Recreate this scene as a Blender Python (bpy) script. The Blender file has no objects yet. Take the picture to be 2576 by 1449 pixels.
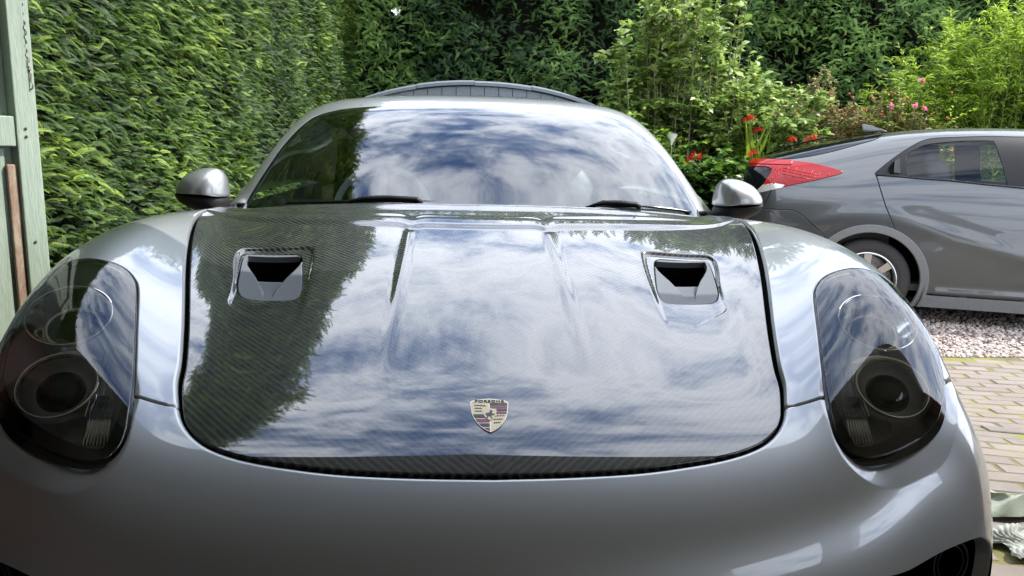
import bpy, bmesh, math, random
import numpy as np
from mathutils import Vector, Matrix

random.seed(7); rng = np.random.default_rng(7)
sc = bpy.context.scene
COL = sc.collection

# ------------------------------------------------------------------ camera
CAMP = np.array([-.05, -.915, 1.065])
_y, _p, _r = [math.radians(a) for a in (-3.9, 10.2, 1.33)]
_f = np.array([-math.sin(_y)*math.cos(_p), math.cos(_y)*math.cos(_p), -math.sin(_p)])
_rt = np.array([math.cos(_y), math.sin(_y), 0.]); _up = np.cross(_rt, _f)
_c, _s = math.cos(_r), math.sin(_r)
_R, _U = _c*_rt+_s*_up, -_s*_rt+_c*_up
cam_data = bpy.data.cameras.new('camera'); cam = bpy.data.objects.new('camera', cam_data); COL.objects.link(cam)
cam.matrix_world = Matrix([[_R[0], _U[0], -_f[0], CAMP[0]], [_R[1], _U[1], -_f[1], CAMP[1]], [_R[2], _U[2], -_f[2], CAMP[2]], [0, 0, 0, 1]])
cam_data.sensor_width = 36; cam_data.lens = 1930/2576*36
cam_data.clip_start = .02; cam_data.clip_end = 2000
sc.camera = cam

# ------------------------------------------------------------------ light
SUN_EL, SUN_AZ = math.radians(50), math.radians(82)   # azimuth clockwise from +Y
w = bpy.data.worlds.new('World'); sc.world = w; w.use_nodes = True
nt = w.node_tree; nt.nodes.clear()
def wn(t, **k):
    n = nt.nodes.new(t)
    for a, b in k.items(): setattr(n, a, b)
    return n
out = wn('ShaderNodeOutputWorld'); bg = wn('ShaderNodeBackground'); bg.inputs['Strength'].default_value = .1
sky = wn('ShaderNodeTexSky', sky_type='NISHITA'); sky.sun_disc = False
sky.sun_elevation = SUN_EL; sky.sun_rotation = SUN_AZ
sky.air_density = 1.0; sky.dust_density = .3; sky.ozone_density = 2.5
tc = wn('ShaderNodeTexCoord'); sep = wn('ShaderNodeSeparateXYZ'); nt.links.new(tc.outputs['Generated'], sep.inputs[0])
def wmath(op, a, b=None):
    n = wn('ShaderNodeMath', operation=op)
    for i, v in enumerate((a, b)):
        if v is None: continue
        if isinstance(v, (int, float)): n.inputs[i].default_value = v
        else: nt.links.new(v, n.inputs[i])
    return n.outputs[0]
zz = wmath('ADD', wmath('MAXIMUM', sep.outputs[2], 0.0), .22)
comb = wn('ShaderNodeCombineXYZ'); nt.links.new(wmath('DIVIDE', sep.outputs[0], zz), comb.inputs[0]); nt.links.new(wmath('DIVIDE', sep.outputs[1], zz), comb.inputs[1])
mapn = wn('ShaderNodeMapping'); nt.links.new(comb.outputs[0], mapn.inputs[0]); mapn.inputs['Location'].default_value = (3.7, 1.9, 0); mapn.inputs['Rotation'].default_value = (0, 0, .5); mapn.inputs['Scale'].default_value = (1.0, 1.35, 1)
n1 = wn('ShaderNodeTexNoise'); n1.inputs['Scale'].default_value = 2.6; n1.inputs['Detail'].default_value = 9; n1.inputs['Roughness'].default_value = .62; n1.inputs['Distortion'].default_value = .35
n2 = wn('ShaderNodeTexNoise'); n2.inputs['Scale'].default_value = 8.5; n2.inputs['Detail'].default_value = 6; n2.inputs['Roughness'].default_value = .6; n2.inputs['Distortion'].default_value = .5
nt.links.new(mapn.outputs[0], n1.inputs['Vector']); nt.links.new(mapn.outputs[0], n2.inputs['Vector'])
cmix = wmath('ADD', wmath('MULTIPLY', n1.outputs['Fac'], .60), wmath('MULTIPLY', n2.outputs['Fac'], .40))
ramp = wn('ShaderNodeValToRGB'); nt.links.new(cmix, ramp.inputs[0])
ramp.color_ramp.interpolation = 'EASE'
ramp.color_ramp.elements[0].position = .345; ramp.color_ramp.elements[0].color = (0, 0, 0, 1)
ramp.color_ramp.elements[1].position = .505; ramp.color_ramp.elements[1].color = (1, 1, 1, 1)
cr2 = wn('ShaderNodeValToRGB'); nt.links.new(cmix, cr2.inputs[0])      # thicker cloud is brighter, then greyer
e = cr2.color_ramp.elements; e[0].position = .42; e[0].color = (.50, .58, .74, 1); e[1].position = .66; e[1].color = (.62, .68, .80, 1)
x = e.new(.55); x.color = (.93, .98, 1.08, 1)
csc = wn('ShaderNodeVectorMath', operation='SCALE'); nt.links.new(cr2.outputs[0], csc.inputs[0]); csc.inputs['Scale'].default_value = 26.
mx = wn('ShaderNodeMix', data_type='RGBA'); nt.links.new(ramp.outputs[0], mx.inputs[0]); skg = wn('ShaderNodeMix', data_type='RGBA', blend_type='MULTIPLY'); skg.inputs[0].default_value = 1; skg.inputs[7].default_value = (2.0, 2.3, 2.8, 1); nt.links.new(sky.outputs[0], skg.inputs[6]); nt.links.new(skg.outputs[2], mx.inputs[6]); nt.links.new(csc.outputs[0], mx.inputs[7])
nt.links.new(mx.outputs[2], bg.inputs['Color']); nt.links.new(bg.outputs[0], out.inputs[0])

sl = bpy.data.lights.new('sun', 'SUN'); so = bpy.data.objects.new('sun', sl); COL.objects.link(so)
sl.energy = 5.0; sl.angle = math.radians(.5); sl.color = (1, .95, .87)
_sd = Vector((math.sin(SUN_AZ)*math.cos(SUN_EL), math.cos(SUN_AZ)*math.cos(SUN_EL), math.sin(SUN_EL)))
so.rotation_euler = (-_sd).to_track_quat('-Z', 'Y').to_euler(); so.location = (20, 10, 30)

sc.view_settings.view_transform = 'Standard'; sc.view_settings.look = 'None'
sc.view_settings.exposure = 0.6; sc.view_settings.gamma = 1.0
sc.cycles.use_denoising = True
sc.cycles.max_bounces = 10; sc.cycles.transparent_max_bounces = 24; sc.cycles.glossy_bounces = 5
sc.cycles.sample_clamp_indirect = 8

# ------------------------------------------------------------------ object helpers
def tag(o, label=None, cat=None, group=None, kind=None):
    if label: o['label'] = label
    if cat: o['category'] = cat
    if group: o['group'] = group
    if kind: o['kind'] = kind
    return o
def thing(name, label, cat, loc=(0, 0, 0), group=None):
    o = bpy.data.objects.new(name, None); COL.objects.link(o); o.location = loc
    return tag(o, label, cat, group)
def WORLD(o):
    m = o.matrix_basis.copy()
    return (WORLD(o.parent) @ o.matrix_parent_inverse @ m) if o.parent else m
def link(name, me, mat, parent=None):
    o = bpy.data.objects.new(name, me); COL.objects.link(o)
    if mat: me.materials.append(mat)
    if parent:
        o.parent = parent
        o.matrix_parent_inverse = WORLD(parent).inverted()
    return o
def mesh_np(name, V, faces, mat=None, parent=None, normals=None, smooth=True, attrs=None):
    """faces: list of int arrays (n,k)"""
    me = bpy.data.meshes.new(name); V = np.asarray(V, dtype=np.float32)
    me.vertices.add(len(V)); me.vertices.foreach_set('co', V.ravel())
    faces = [np.asarray(f) for f in faces if len(f)]
    lt = np.concatenate([np.full(len(f), f.shape[1]) for f in faces]); li = np.concatenate([f.ravel() for f in faces])
    me.loops.add(len(li)); me.loops.foreach_set('vertex_index', li.astype(np.int32))
    me.polygons.add(len(lt)); me.polygons.foreach_set('loop_start', np.concatenate([[0], np.cumsum(lt)[:-1]]).astype(np.int32))
    me.polygons.foreach_set('use_smooth', np.full(len(lt), smooth))
    for k, a in (attrs or {}).items():
        at = me.attributes.new(k, 'FLOAT', 'POINT'); at.data.foreach_set('value', np.asarray(a, dtype=np.float32))
    me.update(calc_edges=True); 
    if normals is not None:
        me.normals_split_custom_set_from_vertices(np.asarray(normals, dtype=np.float32))
    return link(name, me, mat, parent)
class MB:
    """collects simple shapes into one mesh"""
    def __init__(s): s.v = []; s.f = []; s.n = 0
    def add(s, V, F):
        V = np.asarray(V, float); s.v.append(V)
        for f in F: s.f.append([i+s.n for i in f])
        s.n += len(V)
    def box(s, lo, hi, M=None):
        x0, y0, z0 = lo; x1, y1, z1 = hi
        V = np.array([(x0,y0,z0),(x1,y0,z0),(x1,y1,z0),(x0,y1,z0),(x0,y0,z1),(x1,y0,z1),(x1,y1,z1),(x0,y1,z1)], float)
        if M is not None: V = V @ np.asarray(M)[:3, :3].T + np.asarray(M)[:3, 3]
        s.add(V, [(0,3,2,1),(4,5,6,7),(0,1,5,4),(1,2,6,5),(2,3,7,6),(3,0,4,7)])
    def tube(s, pts, rad, n=8, cap=True, flat=1., upv=(0, 0, 1)):
        pts = np.asarray(pts, float); m = len(pts); rad = np.full(m, rad) if np.isscalar(rad) else np.asarray(rad)
        T = np.gradient(pts, axis=0); T /= np.linalg.norm(T, axis=1)[:, None]+1e-12
        V = []
        for i in range(m):
            a = np.cross(T[i], upv); 
            if np.linalg.norm(a) < 1e-3: a = np.cross(T[i], (1, 0, 0))
            a /= np.linalg.norm(a); b = np.cross(a, T[i])
            for k in range(n):
                t = 2*math.pi*k/n; V.append(pts[i]+rad[i]*(math.cos(t)*a+math.sin(t)*b*flat))
        F = [(i*n+k, i*n+(k+1) % n, (i+1)*n+(k+1) % n, (i+1)*n+k) for i in range(m-1) for k in range(n)]
        if cap: F += [tuple(range(n-1, -1, -1)), tuple((m-1)*n+k for k in range(n))]
        s.add(V, F)
    def lathe(s, prof, M, n=48, a0=0., a1=2*math.pi):
        """prof (r, z) revolved about local z, M 4x4"""
        full = abs(a1-a0-2*math.pi) < 1e-6; nn = n if full else n+1
        V = [(r*math.cos(a0+(a1-a0)*k/n), r*math.sin(a0+(a1-a0)*k/n), z) for r, z in prof for k in range(nn)]
        V = np.array(V) @ np.asarray(M)[:3, :3].T + np.asarray(M)[:3, 3]
        F = [(i*nn+k, i*nn+(k+1) % nn, (i+1)*nn+(k+1) % nn, (i+1)*nn+k) for i in range(len(prof)-1) for k in range(n)]
        s.add(V, F)
    def torus(s, R, r, M, n=64, m=10, sy=1.):
        V = [(((R+r*math.cos(b))*math.cos(a)), (R+r*math.cos(b))*math.sin(a)*sy, r*math.sin(b)) for a in np.linspace(0, 2*math.pi, n, endpoint=False) for b in np.linspace(0, 2*math.pi, m, endpoint=False)]
        V = np.array(V) @ np.asarray(M)[:3, :3].T + np.asarray(M)[:3, 3]
        s.add(V, [(i*m+j, ((i+1) % n)*m+j, ((i+1) % n)*m+(j+1) % m, i*m+(j+1) % m) for i in range(n) for j in range(m)])
    def build(s, name, mat, parent=None, smooth=False, bevel=0., kind=None):
        me = bpy.data.meshes.new(name); me.from_pydata([tuple(v) for v in np.concatenate(s.v)], [], s.f)
        if smooth: 
            for p in me.polygons: p.use_smooth = True
        me.update()
        o = link(name, me, mat, parent)
        if bevel:
            b = o.modifiers.new('bevel', 'BEVEL'); b.width = bevel; b.segments = 2; b.limit_method = 'ANGLE'
        if kind: o['kind'] = kind
        return o
def frame(o, zdir, xhint=(1, 0, 0)):
    z = np.asarray(zdir, float); z = z/np.linalg.norm(z); x = np.asarray(xhint, float); x = x-z*(x@z); x /= np.linalg.norm(x); y = np.cross(z, x)
    M = np.eye(4); M[:3, 0] = x; M[:3, 1] = y; M[:3, 2] = z; M[:3, 3] = o
    return M

# ------------------------------------------------------------------ material helpers
class Mat:
    def __init__(s, name, base=(.5, .5, .5), rough=.5, metal=0., coat=0., coat_rough=.02, coat_ior=1.5, spec=.5, ior=1.5, **kw):
        m = bpy.data.materials.new(name); m.use_nodes = True; s.m = m; s.nt = m.node_tree
        s.b = s.nt.nodes['Principled BSDF']
        s.set(**{'Base Color': (*base, 1), 'Roughness': rough, 'Metallic': metal, 'Coat Weight': coat, 'Coat Roughness': coat_rough, 'Coat IOR': coat_ior, 'Specular IOR Level': spec, 'IOR': ior})
        s.set(**kw)
    def set(s, **k):
        for a, v in k.items(): s.b.inputs[a].default_value = v
        return s
    def n(s, t, **k):
        x = s.nt.nodes.new(t)
        for a, b in k.items():
            if a in x.inputs: x.inputs[a].default_value = b
            else: setattr(x, a, b)
        return x
    def l(s, a, b): s.nt.links.new(a, b)
    def math(s, op, a, b=None, c=None):
        n = s.nt.nodes.new('ShaderNodeMath'); n.operation = op
        for i, v in enumerate((a, b, c)):
            if v is None: continue
            if isinstance(v, (int, float)): n.inputs[i].default_value = v
            else: s.l(v, n.inputs[i])
        return n.outputs[0]
    def coords(s, kind='Object'):
        return s.n('ShaderNodeTexCoord').outputs[kind]
    def noise(s, scale, detail=4, rough=.55, vec=None, dist=0., sc3=None):
        n = s.n('ShaderNodeTexNoise'); n.inputs['Scale'].default_value = scale; n.inputs['Detail'].default_value = detail; n.inputs['Roughness'].default_value = rough; n.inputs['Distortion'].default_value = dist
        v = vec or s.coords()
        if sc3:
            mp = s.n('ShaderNodeMapping'); mp.inputs['Scale'].default_value = sc3; s.l(v, mp.inputs[0]); v = mp.outputs[0]
        s.l(v, n.inputs['Vector']); return n.outputs['Fac']
    def ramp(s, fac, stops):
        r = s.n('ShaderNodeValToRGB'); s.l(fac, r.inputs[0]); e = r.color_ramp.elements
        while len(e) < len(stops): e.new(.5)
        for k, (p, c) in zip(e, stops): k.position = p; k.color = (*c, 1) if len(c) == 3 else c
        return r.outputs[0]
    def mix(s, fac, a, b, mode='MIX'):
        n = s.nt.nodes.new('ShaderNodeMix'); n.data_type = 'RGBA'; n.blend_type = mode
        for i, v in ((0, fac), (6, a), (7, b)):
            if isinstance(v, (int, float)): n.inputs[i].default_value = v
            elif isinstance(v, tuple): n.inputs[i].default_value = (*v, 1) if len(v) == 3 else v
            else: s.l(v, n.inputs[i])
        return n.outputs[2]
    def bump(s, h, strength=.3, dist=.01, into=None):
        b = s.n('ShaderNodeBump'); b.inputs['Strength'].default_value = strength; b.inputs['Distance'].default_value = dist
        s.l(h, b.inputs['Height']); s.l(b.outputs[0], s.b.inputs[into or 'Normal']); return b
    def base(s, c): s.l(c, s.b.inputs['Base Color']); return s
def glass_mat(name, tint=(.85, .92, .9), ior=1.5, rough=.0, boost=1.0):
    m = bpy.data.materials.new(name); m.use_nodes = True; nt = m.node_tree; nt.nodes.clear()
    o = nt.nodes.new('ShaderNodeOutputMaterial'); mx = nt.nodes.new('ShaderNodeMixShader'); fr = nt.nodes.new('ShaderNodeFresnel'); fr.inputs['IOR'].default_value = ior
    t = nt.nodes.new('ShaderNodeBsdfTransparent'); t.inputs[0].default_value = (*tint, 1)
    g = nt.nodes.new('ShaderNodeBsdfGlossy'); g.inputs['Roughness'].default_value = rough; g.inputs['Color'].default_value = (1, 1, 1, 1)
    mm = nt.nodes.new('ShaderNodeMath'); mm.operation = 'MULTIPLY'; mm.use_clamp = True; mm.inputs[1].default_value = boost
    nt.links.new(fr.outputs[0], mm.inputs[0]); nt.links.new(mm.outputs[0], mx.inputs[0])
    nt.links.new(t.outputs[0], mx.inputs[1]); nt.links.new(g.outputs[0], mx.inputs[2]); nt.links.new(mx.outputs[0], o.inputs[0])
    return m

def bspl(n_ctrl, t, clamp=True):
    """uniform cubic basis matrix rows for params t in [0,1]; ends extrapolated by phantom points"""
    m=n_ctrl-1
    s=np.clip(np.asarray(t,float)*m,0,m-1e-9); i=np.floor(s).astype(int); u=s-i
    B=np.zeros((len(s),n_ctrl+2)); r=np.arange(len(s))
    w=[(1-u)**3/6,(3*u**3-6*u**2+4)/6,(-3*u**3+3*u**2+3*u+1)/6,u**3/6]
    for k in range(4): B[r,i+k]+=w[k]
    # phantom: P-1 = 2P0-P1 ; Pn = 2Pn-1-Pn-2
    out=B[:,1:-1].copy()
    out[:,0]+=2*B[:,0]; out[:,1]-=B[:,0]
    out[:,-1]+=2*B[:,-1]; out[:,-2]-=B[:,-1]
    return out
def mirror_net(N):
    """N: rows x cols x 3 (col 0 = centre) -> full symmetric net"""
    L=N[:,:0:-1].copy(); L[...,0]*=-1
    return np.concatenate([L,N],1)
def surf(net,nu,nv,u0=0,u1=1,v0=0,v1=1):
    U=bspl(net.shape[0],np.linspace(u0,u1,nu)); V=bspl(net.shape[1],np.linspace(v0,v1,nv))
    return np.einsum('ur,rck,vc->uvk',U,net,V)
# ---- front body control net. columns centre->side
XT=[0,.20,.38,.51,.60,.69,.775,.85,.90,.915,.905]
def row(xs,ys,zs): return [(x,y,z) for x,y,z in zip(xs,ys,zs)]
BODY=np.array([
 row([0,.2,.38,.49,.56,.62,.69,.76,.82,.85,.86],[.10,.105,.12,.14,.16,.18,.21,.25,.32,.40,.46],[.13]*8+[.14,.15,.16]),
 row([0,.2,.38,.49,.56,.62,.69,.76,.825,.865,.88],[.03,.035,.05,.07,.09,.11,.14,.19,.26,.35,.44],[.22]*8+[.22,.22,.22]),
 row([0,.2,.38,.49,.56,.62,.69,.765,.83,.875,.895],[-.01,-.003,.015,.035,.055,.075,.11,.16,.235,.33,.45],[.34]*8+[.335,.32,.29]),
 row([0,.2,.38,.49,.56,.62,.69,.765,.83,.88,.90],[-.005,.003,.02,.04,.055,.078,.11,.155,.23,.335,.47],[.45,.45,.45,.45,.45,.45,.45,.445,.43,.40,.35]),
 row([0,.2,.38,.49,.56,.62,.69,.765,.83,.88,.90],[.04,.046,.058,.07,.082,.098,.13,.17,.24,.34,.48],[.545,.546,.548,.552,.558,.562,.56,.55,.52,.47,.39]),
 row([0,.2,.38,.49,.56,.62,.69,.765,.83,.88,.905],[.15,.152,.158,.16,.16,.165,.18,.21,.27,.37,.52],[.602,.602,.604,.612,.622,.632,.636,.622,.59,.53,.41]),
 row([0,.2,.38,.50,.56,.63,.70,.775,.84,.885,.905],[.29,.29,.29,.29,.285,.28,.285,.30,.33,.42,.58],[.638,.638,.638,.648,.672,.695,.705,.69,.655,.58,.43]),
 row([0,.2,.38,.50,.575,.65,.72,.79,.85,.89,.91],[.45,.45,.45,.445,.44,.43,.43,.43,.44,.49,.62],[.678,.678,.677,.684,.716,.752,.772,.762,.715,.62,.44]),
 row([0,.2,.38,.51,.585,.665,.74,.81,.862,.895,.912],[.64,.64,.64,.635,.63,.62,.61,.60,.60,.61,.68],[.724,.724,.722,.722,.748,.793,.826,.822,.765,.65,.45]),
 row([0,.2,.38,.52,.60,.685,.76,.83,.88,.905,.915],[.84,.84,.84,.84,.83,.82,.81,.80,.80,.80,.80],[.775,.774,.770,.764,.776,.812,.852,.850,.785,.66,.46]),
 row([0,.2,.38,.53,.62,.70,.775,.84,.885,.91,.918],[1.04]*11,[.822,.821,.816,.807,.810,.832,.864,.862,.795,.67,.47]),
 row([0,.2,.38,.55,.64,.72,.79,.85,.89,.91,.918],[1.22,1.22,1.225,1.23,1.24,1.25,1.25,1.25,1.25,1.25,1.25],[.860,.860,.855,.845,.842,.850,.866,.860,.80,.68,.48]),
 row([0,.2,.38,.56,.66,.74,.80,.85,.89,.905,.91],[1.36,1.365,1.38,1.41,1.43,1.45,1.46,1.46,1.46,1.46,1.46],[.893,.892,.887,.878,.868,.864,.866,.856,.80,.68,.48]),
 row([0,.2,.38,.56,.67,.75,.805,.85,.885,.90,.905],[1.52,1.525,1.54,1.57,1.60,1.64,1.66,1.66,1.66,1.66,1.66],[.915,.914,.908,.893,.872,.860,.862,.852,.80,.68,.48]),
])

for i,k in ((7,.7),(8,1),(9,1.15),(10,1.15),(11,.9),(12,.5)):
    for j,(dx,dz) in {6:(.004,.014),7:(.012,.022),8:(.012,.03)}.items():
        BODY[i,j]+=np.array([dx,0,dz])*k
for i in (1,2,3,4,5):
    for j,dx in {7:.012,8:.022,9:.022,10:.015}.items(): BODY[i,j,0]+=dx

# ---- hatchback (local frame: s rear->front, w towards the viewer, z up)
HO=None
def hrow(s,ws,zs): return [(a,b,c) for a,b,c in zip(s if hasattr(s,'__len__') else [s]*len(ws),ws,zs)]
HATCH=np.array([
 hrow([-.80,-.80,-.80,-.79,-.78,-.77,-.76,-.76],[0,.30,.55,.68,.74,.75,.74,.70],[.30,.30,.30,.30,.29,.28,.26,.22]),
 hrow([-.84,-.84,-.83,-.80,-.76,-.72,-.70,-.68],[0,.32,.58,.74,.81,.83,.82,.78],[.62,.62,.62,.61,.57,.48,.34,.22]),
 hrow([-.80,-.80,-.79,-.75,-.69,-.63,-.60,-.60],[0,.33,.58,.76,.84,.865,.85,.80],[.95,.95,.95,.93,.82,.60,.38,.22]),
 hrow([-.74,-.74,-.72,-.66,-.56,-.48,-.45,-.45],[0,.33,.57,.74,.85,.88,.86,.82],[1.13,1.13,1.12,1.06,.90,.64,.40,.22]),
 hrow([-.50,-.50,-.48,-.44,-.36,-.30,-.28,-.28],[0,.33,.56,.71,.85,.89,.87,.83],[1.235,1.23,1.215,1.14,.95,.66,.42,.22]),
 hrow([-.20,-.20,-.18,-.15,-.10,-.05,0,0],[0,.33,.54,.69,.84,.89,.875,.83],[1.33,1.325,1.305,1.21,.98,.68,.42,.22]),
 hrow([.12]*8,[0,.33,.54,.68,.83,.885,.875,.83],[1.41,1.405,1.38,1.26,.98,.68,.42,.20]),
 hrow([.45]*8,[0,.33,.54,.67,.82,.88,.87,.83],[1.455,1.45,1.42,1.29,.97,.67,.40,.20]),
 hrow([.85]*8,[0,.33,.54,.67,.82,.88,.87,.83],[1.475,1.47,1.44,1.30,.96,.66,.38,.20]),
 hrow([1.4]*8,[0,.33,.54,.67,.82,.88,.87,.83],[1.475,1.47,1.44,1.30,.94,.65,.36,.20]),
 hrow([2.0]*8,[0,.33,.53,.66,.82,.88,.87,.83],[1.42,1.415,1.38,1.22,.92,.65,.36,.20]),
 hrow([2.6]*8,[0,.36,.60,.76,.86,.885,.87,.83],[1.12,1.12,1.08,.98,.85,.65,.38,.20]),
 hrow([3.05]*8,[0,.36,.60,.74,.84,.875,.86,.82],[.92,.92,.90,.84,.76,.60,.38,.20]),
 hrow([3.45,3.43,3.35,3.25,3.15,3.1,3.1,3.1],[0,.34,.58,.70,.80,.83,.83,.80],[.70,.70,.69,.66,.60,.50,.36,.20]),
 hrow([3.50,3.48,3.40,3.30,3.2,3.15,3.15,3.15],[0,.34,.58,.70,.78,.81,.81,.78],[.25]*8),
])
HNET0=HATCH
def mirror_net_h(N):
    L=N[:,:0:-1].copy(); L[...,1]*=-1
    return np.concatenate([L,N],1)
HNET=mirror_net_h(HATCH)
HANG=np.radians(-21.); HE=np.array([np.cos(HANG),np.sin(HANG),0]); HN=np.array([np.sin(HANG),-np.cos(HANG),0])
GZ=-.257
HATCH=np.array([
 hrow([-.86,-.86,-.85,-.83,-.79,-.76,-.74,-.73],[0,.30,.55,.68,.75,.78,.76,.72],[.28,.28,.28,.28,.28,.27,.25,.22]),
 hrow([-.90,-.90,-.89,-.85,-.79,-.74,-.71,-.69],[0,.32,.58,.74,.82,.85,.83,.78],[.58,.58,.58,.57,.54,.46,.34,.22]),
 hrow([-.87,-.87,-.86,-.81,-.73,-.66,-.62,-.60],[0,.33,.60,.77,.85,.875,.86,.80],[.94,.94,.94,.92,.80,.60,.38,.22]),
 hrow([-.93,-.93,-.91,-.83,-.66,-.52,-.46,-.45],[0,.33,.59,.74,.85,.885,.865,.82],[1.20,1.20,1.19,1.12,.92,.65,.40,.22]),
 hrow([-.66,-.66,-.64,-.58,-.44,-.32,-.28,-.28],[0,.33,.57,.72,.85,.89,.87,.83],[1.295,1.29,1.275,1.19,.97,.67,.42,.22]),
 hrow([-.28,-.28,-.26,-.22,-.14,-.06,0,0],[0,.33,.55,.69,.84,.89,.875,.83],[1.395,1.39,1.37,1.255,.99,.68,.42,.22]),
 hrow([.10]*8,[0,.33,.54,.68,.83,.885,.875,.83],[1.475,1.47,1.445,1.30,1.0,.68,.42,.20]),
 hrow([.45]*8,[0,.33,.54,.67,.82,.88,.87,.83],[1.515,1.51,1.48,1.33,.99,.67,.40,.20]),
 hrow([.85]*8,[0,.33,.54,.67,.82,.88,.87,.83],[1.53,1.525,1.49,1.34,.97,.66,.38,.20]),
 hrow([1.4]*8,[0,.33,.54,.67,.82,.88,.87,.83],[1.515,1.51,1.475,1.32,.95,.65,.36,.20]),
 hrow([2.0]*8,[0,.33,.53,.66,.82,.88,.87,.83],[1.44,1.435,1.40,1.24,.92,.65,.36,.20]),
 hrow([2.6]*8,[0,.36,.60,.76,.86,.885,.87,.83],[1.12,1.12,1.08,.98,.85,.65,.38,.20]),
 hrow([3.05]*8,[0,.36,.60,.74,.84,.875,.86,.82],[.92,.92,.90,.84,.76,.60,.38,.20]),
 hrow([3.45,3.43,3.35,3.25,3.15,3.1,3.1,3.1],[0,.34,.58,.70,.80,.83,.83,.80],[.70,.70,.69,.66,.60,.50,.36,.20]),
 hrow([3.50,3.48,3.40,3.30,3.2,3.15,3.15,3.15],[0,.34,.58,.70,.78,.81,.81,.78],[.25]*8),
])
HNET=mirror_net_h(HATCH)
HO=np.array([3.292,5.460,-.19]); GZ=-.19
HATCH[:,:5,2]-=np.where(HATCH[:,:5,2]>1.0,.07*(HATCH[:,:5,2]-1.0),0)
HATCH[:,7,2]-=.06; HATCH[:,6,2]-=.02
HATCH[0:4,0:3,0]-=.07; HATCH[1:4,3,0]-=.03; HNET=mirror_net_h(HATCH); HO=np.array([3.338,5.458,-.165]); GZ=-.165
def grow(pts): return pts
GREEN=np.array([
 [(0,1.30,.82),(.25,1.31,.818),(.49,1.35,.81),(.66,1.42,.80),(.755,1.48,.80),(.80,1.56,.80),(.83,1.6,.80),(.85,1.62,.78)],
 [(0,1.42,.885),(.25,1.43,.883),(.485,1.465,.876),(.655,1.52,.868),(.752,1.57,.864),(.79,1.63,.862),(.825,1.66,.855),(.85,1.68,.84)],
 [(0,1.61,1.005),(.25,1.62,1.002),(.475,1.65,.990),(.635,1.70,.972),(.722,1.735,.962),(.762,1.79,.955),(.80,1.84,.91),(.85,1.86,.86)],
 [(0,1.84,1.137),(.24,1.85,1.133),(.445,1.875,1.120),(.59,1.91,1.098),(.668,1.94,1.08),(.71,1.99,1.06),(.77,2.03,.97),(.85,2.05,.87)],
 [(0,2.06,1.24),(.23,2.07,1.236),(.42,2.09,1.222),(.555,2.12,1.200),(.622,2.15,1.175),(.668,2.2,1.14),(.745,2.22,1.02),(.85,2.24,.88)],
 [(0,2.25,1.279),(.23,2.25,1.276),(.42,2.26,1.262),(.56,2.29,1.238),(.63,2.32,1.20),(.672,2.35,1.16),(.755,2.38,1.03),(.86,2.4,.88)],
 [(0,2.55,1.298),(.23,2.55,1.295),(.42,2.55,1.28),(.56,2.56,1.252),(.63,2.57,1.21),(.675,2.58,1.165),(.76,2.59,1.04),(.87,2.6,.88)],
 [(0,2.85,1.28),(.23,2.85,1.277),(.41,2.85,1.262),(.54,2.86,1.232),(.61,2.87,1.19),(.66,2.88,1.145),(.75,2.89,1.02),(.87,2.9,.88)],
 [(0,3.15,1.225),(.23,3.15,1.222),(.39,3.15,1.208),(.50,3.15,1.18),(.58,3.15,1.13),(.64,3.15,1.08),(.73,3.15,.99),(.86,3.15,.88)],
 [(0,3.5,1.12),(.22,3.5,1.118),(.36,3.5,1.105),(.46,3.5,1.07),(.54,3.5,1.02),(.62,3.5,.97),(.72,3.5,.92),(.85,3.5,.86)],
 [(0,3.85,.99),(.22,3.85,.985),(.36,3.85,.97),(.46,3.85,.94),(.54,3.85,.91),(.62,3.85,.89),(.72,3.85,.87),(.82,3.85,.83)],
 [(0,4.15,.90),(.22,4.15,.89),(.36,4.15,.88),(.46,4.15,.87),(.54,4.15,.86),(.62,4.15,.85),(.72,4.15,.83),(.8,4.15,.80)],
])
GNET=mirror_net(GREEN)
for i,k in ((2,.5),(3,1),(4,1.1),(5,1.0),(6,.6)):
    for j,(dx,dz) in {2:(.004,.004),3:(.012,.012),4:(.022,.018),5:(.022,.022),6:(.018,.012)}.items():
        GREEN[i,j]+=np.array([dx,0,dz])*k
GREEN[1:3,3:6,0]-=.006
GNET=mirror_net(GREEN)
for i in (1,2,3): BODY[i,7:11,0]+=.012
# nose lip: steeper roll-off of the bonnet front
BODY[5,0:3,2]-=.004; BODY[6,0:3,2]+=.004
# back part of the body, under the greenhouse
def brow_(y,w,cz):
    return row([0,.2,.38,.56,.67,.75,w-.09,w-.045,w-.01,w,w-.005],[y]*11,[cz]*4+[cz+.02,.855,.862,.852,.80,.66,.40])
ext=[brow_(1.95,.895,.80),brow_(2.4,.885,.80),brow_(2.8,.89,.80),brow_(3.15,.91,.80),brow_(3.5,.92,.80),brow_(3.85,.91,.80),brow_(4.15,.88,.81),
 row([0,.2,.38,.54,.63,.70,.74,.77,.80,.82,.82],[4.36,4.355,4.34,4.32,4.30,4.27,4.25,4.22,4.18,4.15,4.15],[.78,.78,.78,.78,.77,.76,.74,.70,.64,.55,.40]),
 row([0,.2,.38,.54,.63,.70,.74,.77,.79,.80,.80],[4.42,4.415,4.40,4.37,4.34,4.30,4.27,4.23,4.18,4.15,4.15],[.55]*9+[.45,.35]),
 row([0,.2,.38,.54,.63,.70,.74,.77,.79,.80,.80],[4.38,4.375,4.36,4.34,4.31,4.28,4.25,4.2,4.15,4.12,4.12],[.25]*9+[.25,.22])]
BFULL=np.concatenate([BODY,np.array(ext)],0)
BNET=mirror_net(BODY)
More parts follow.
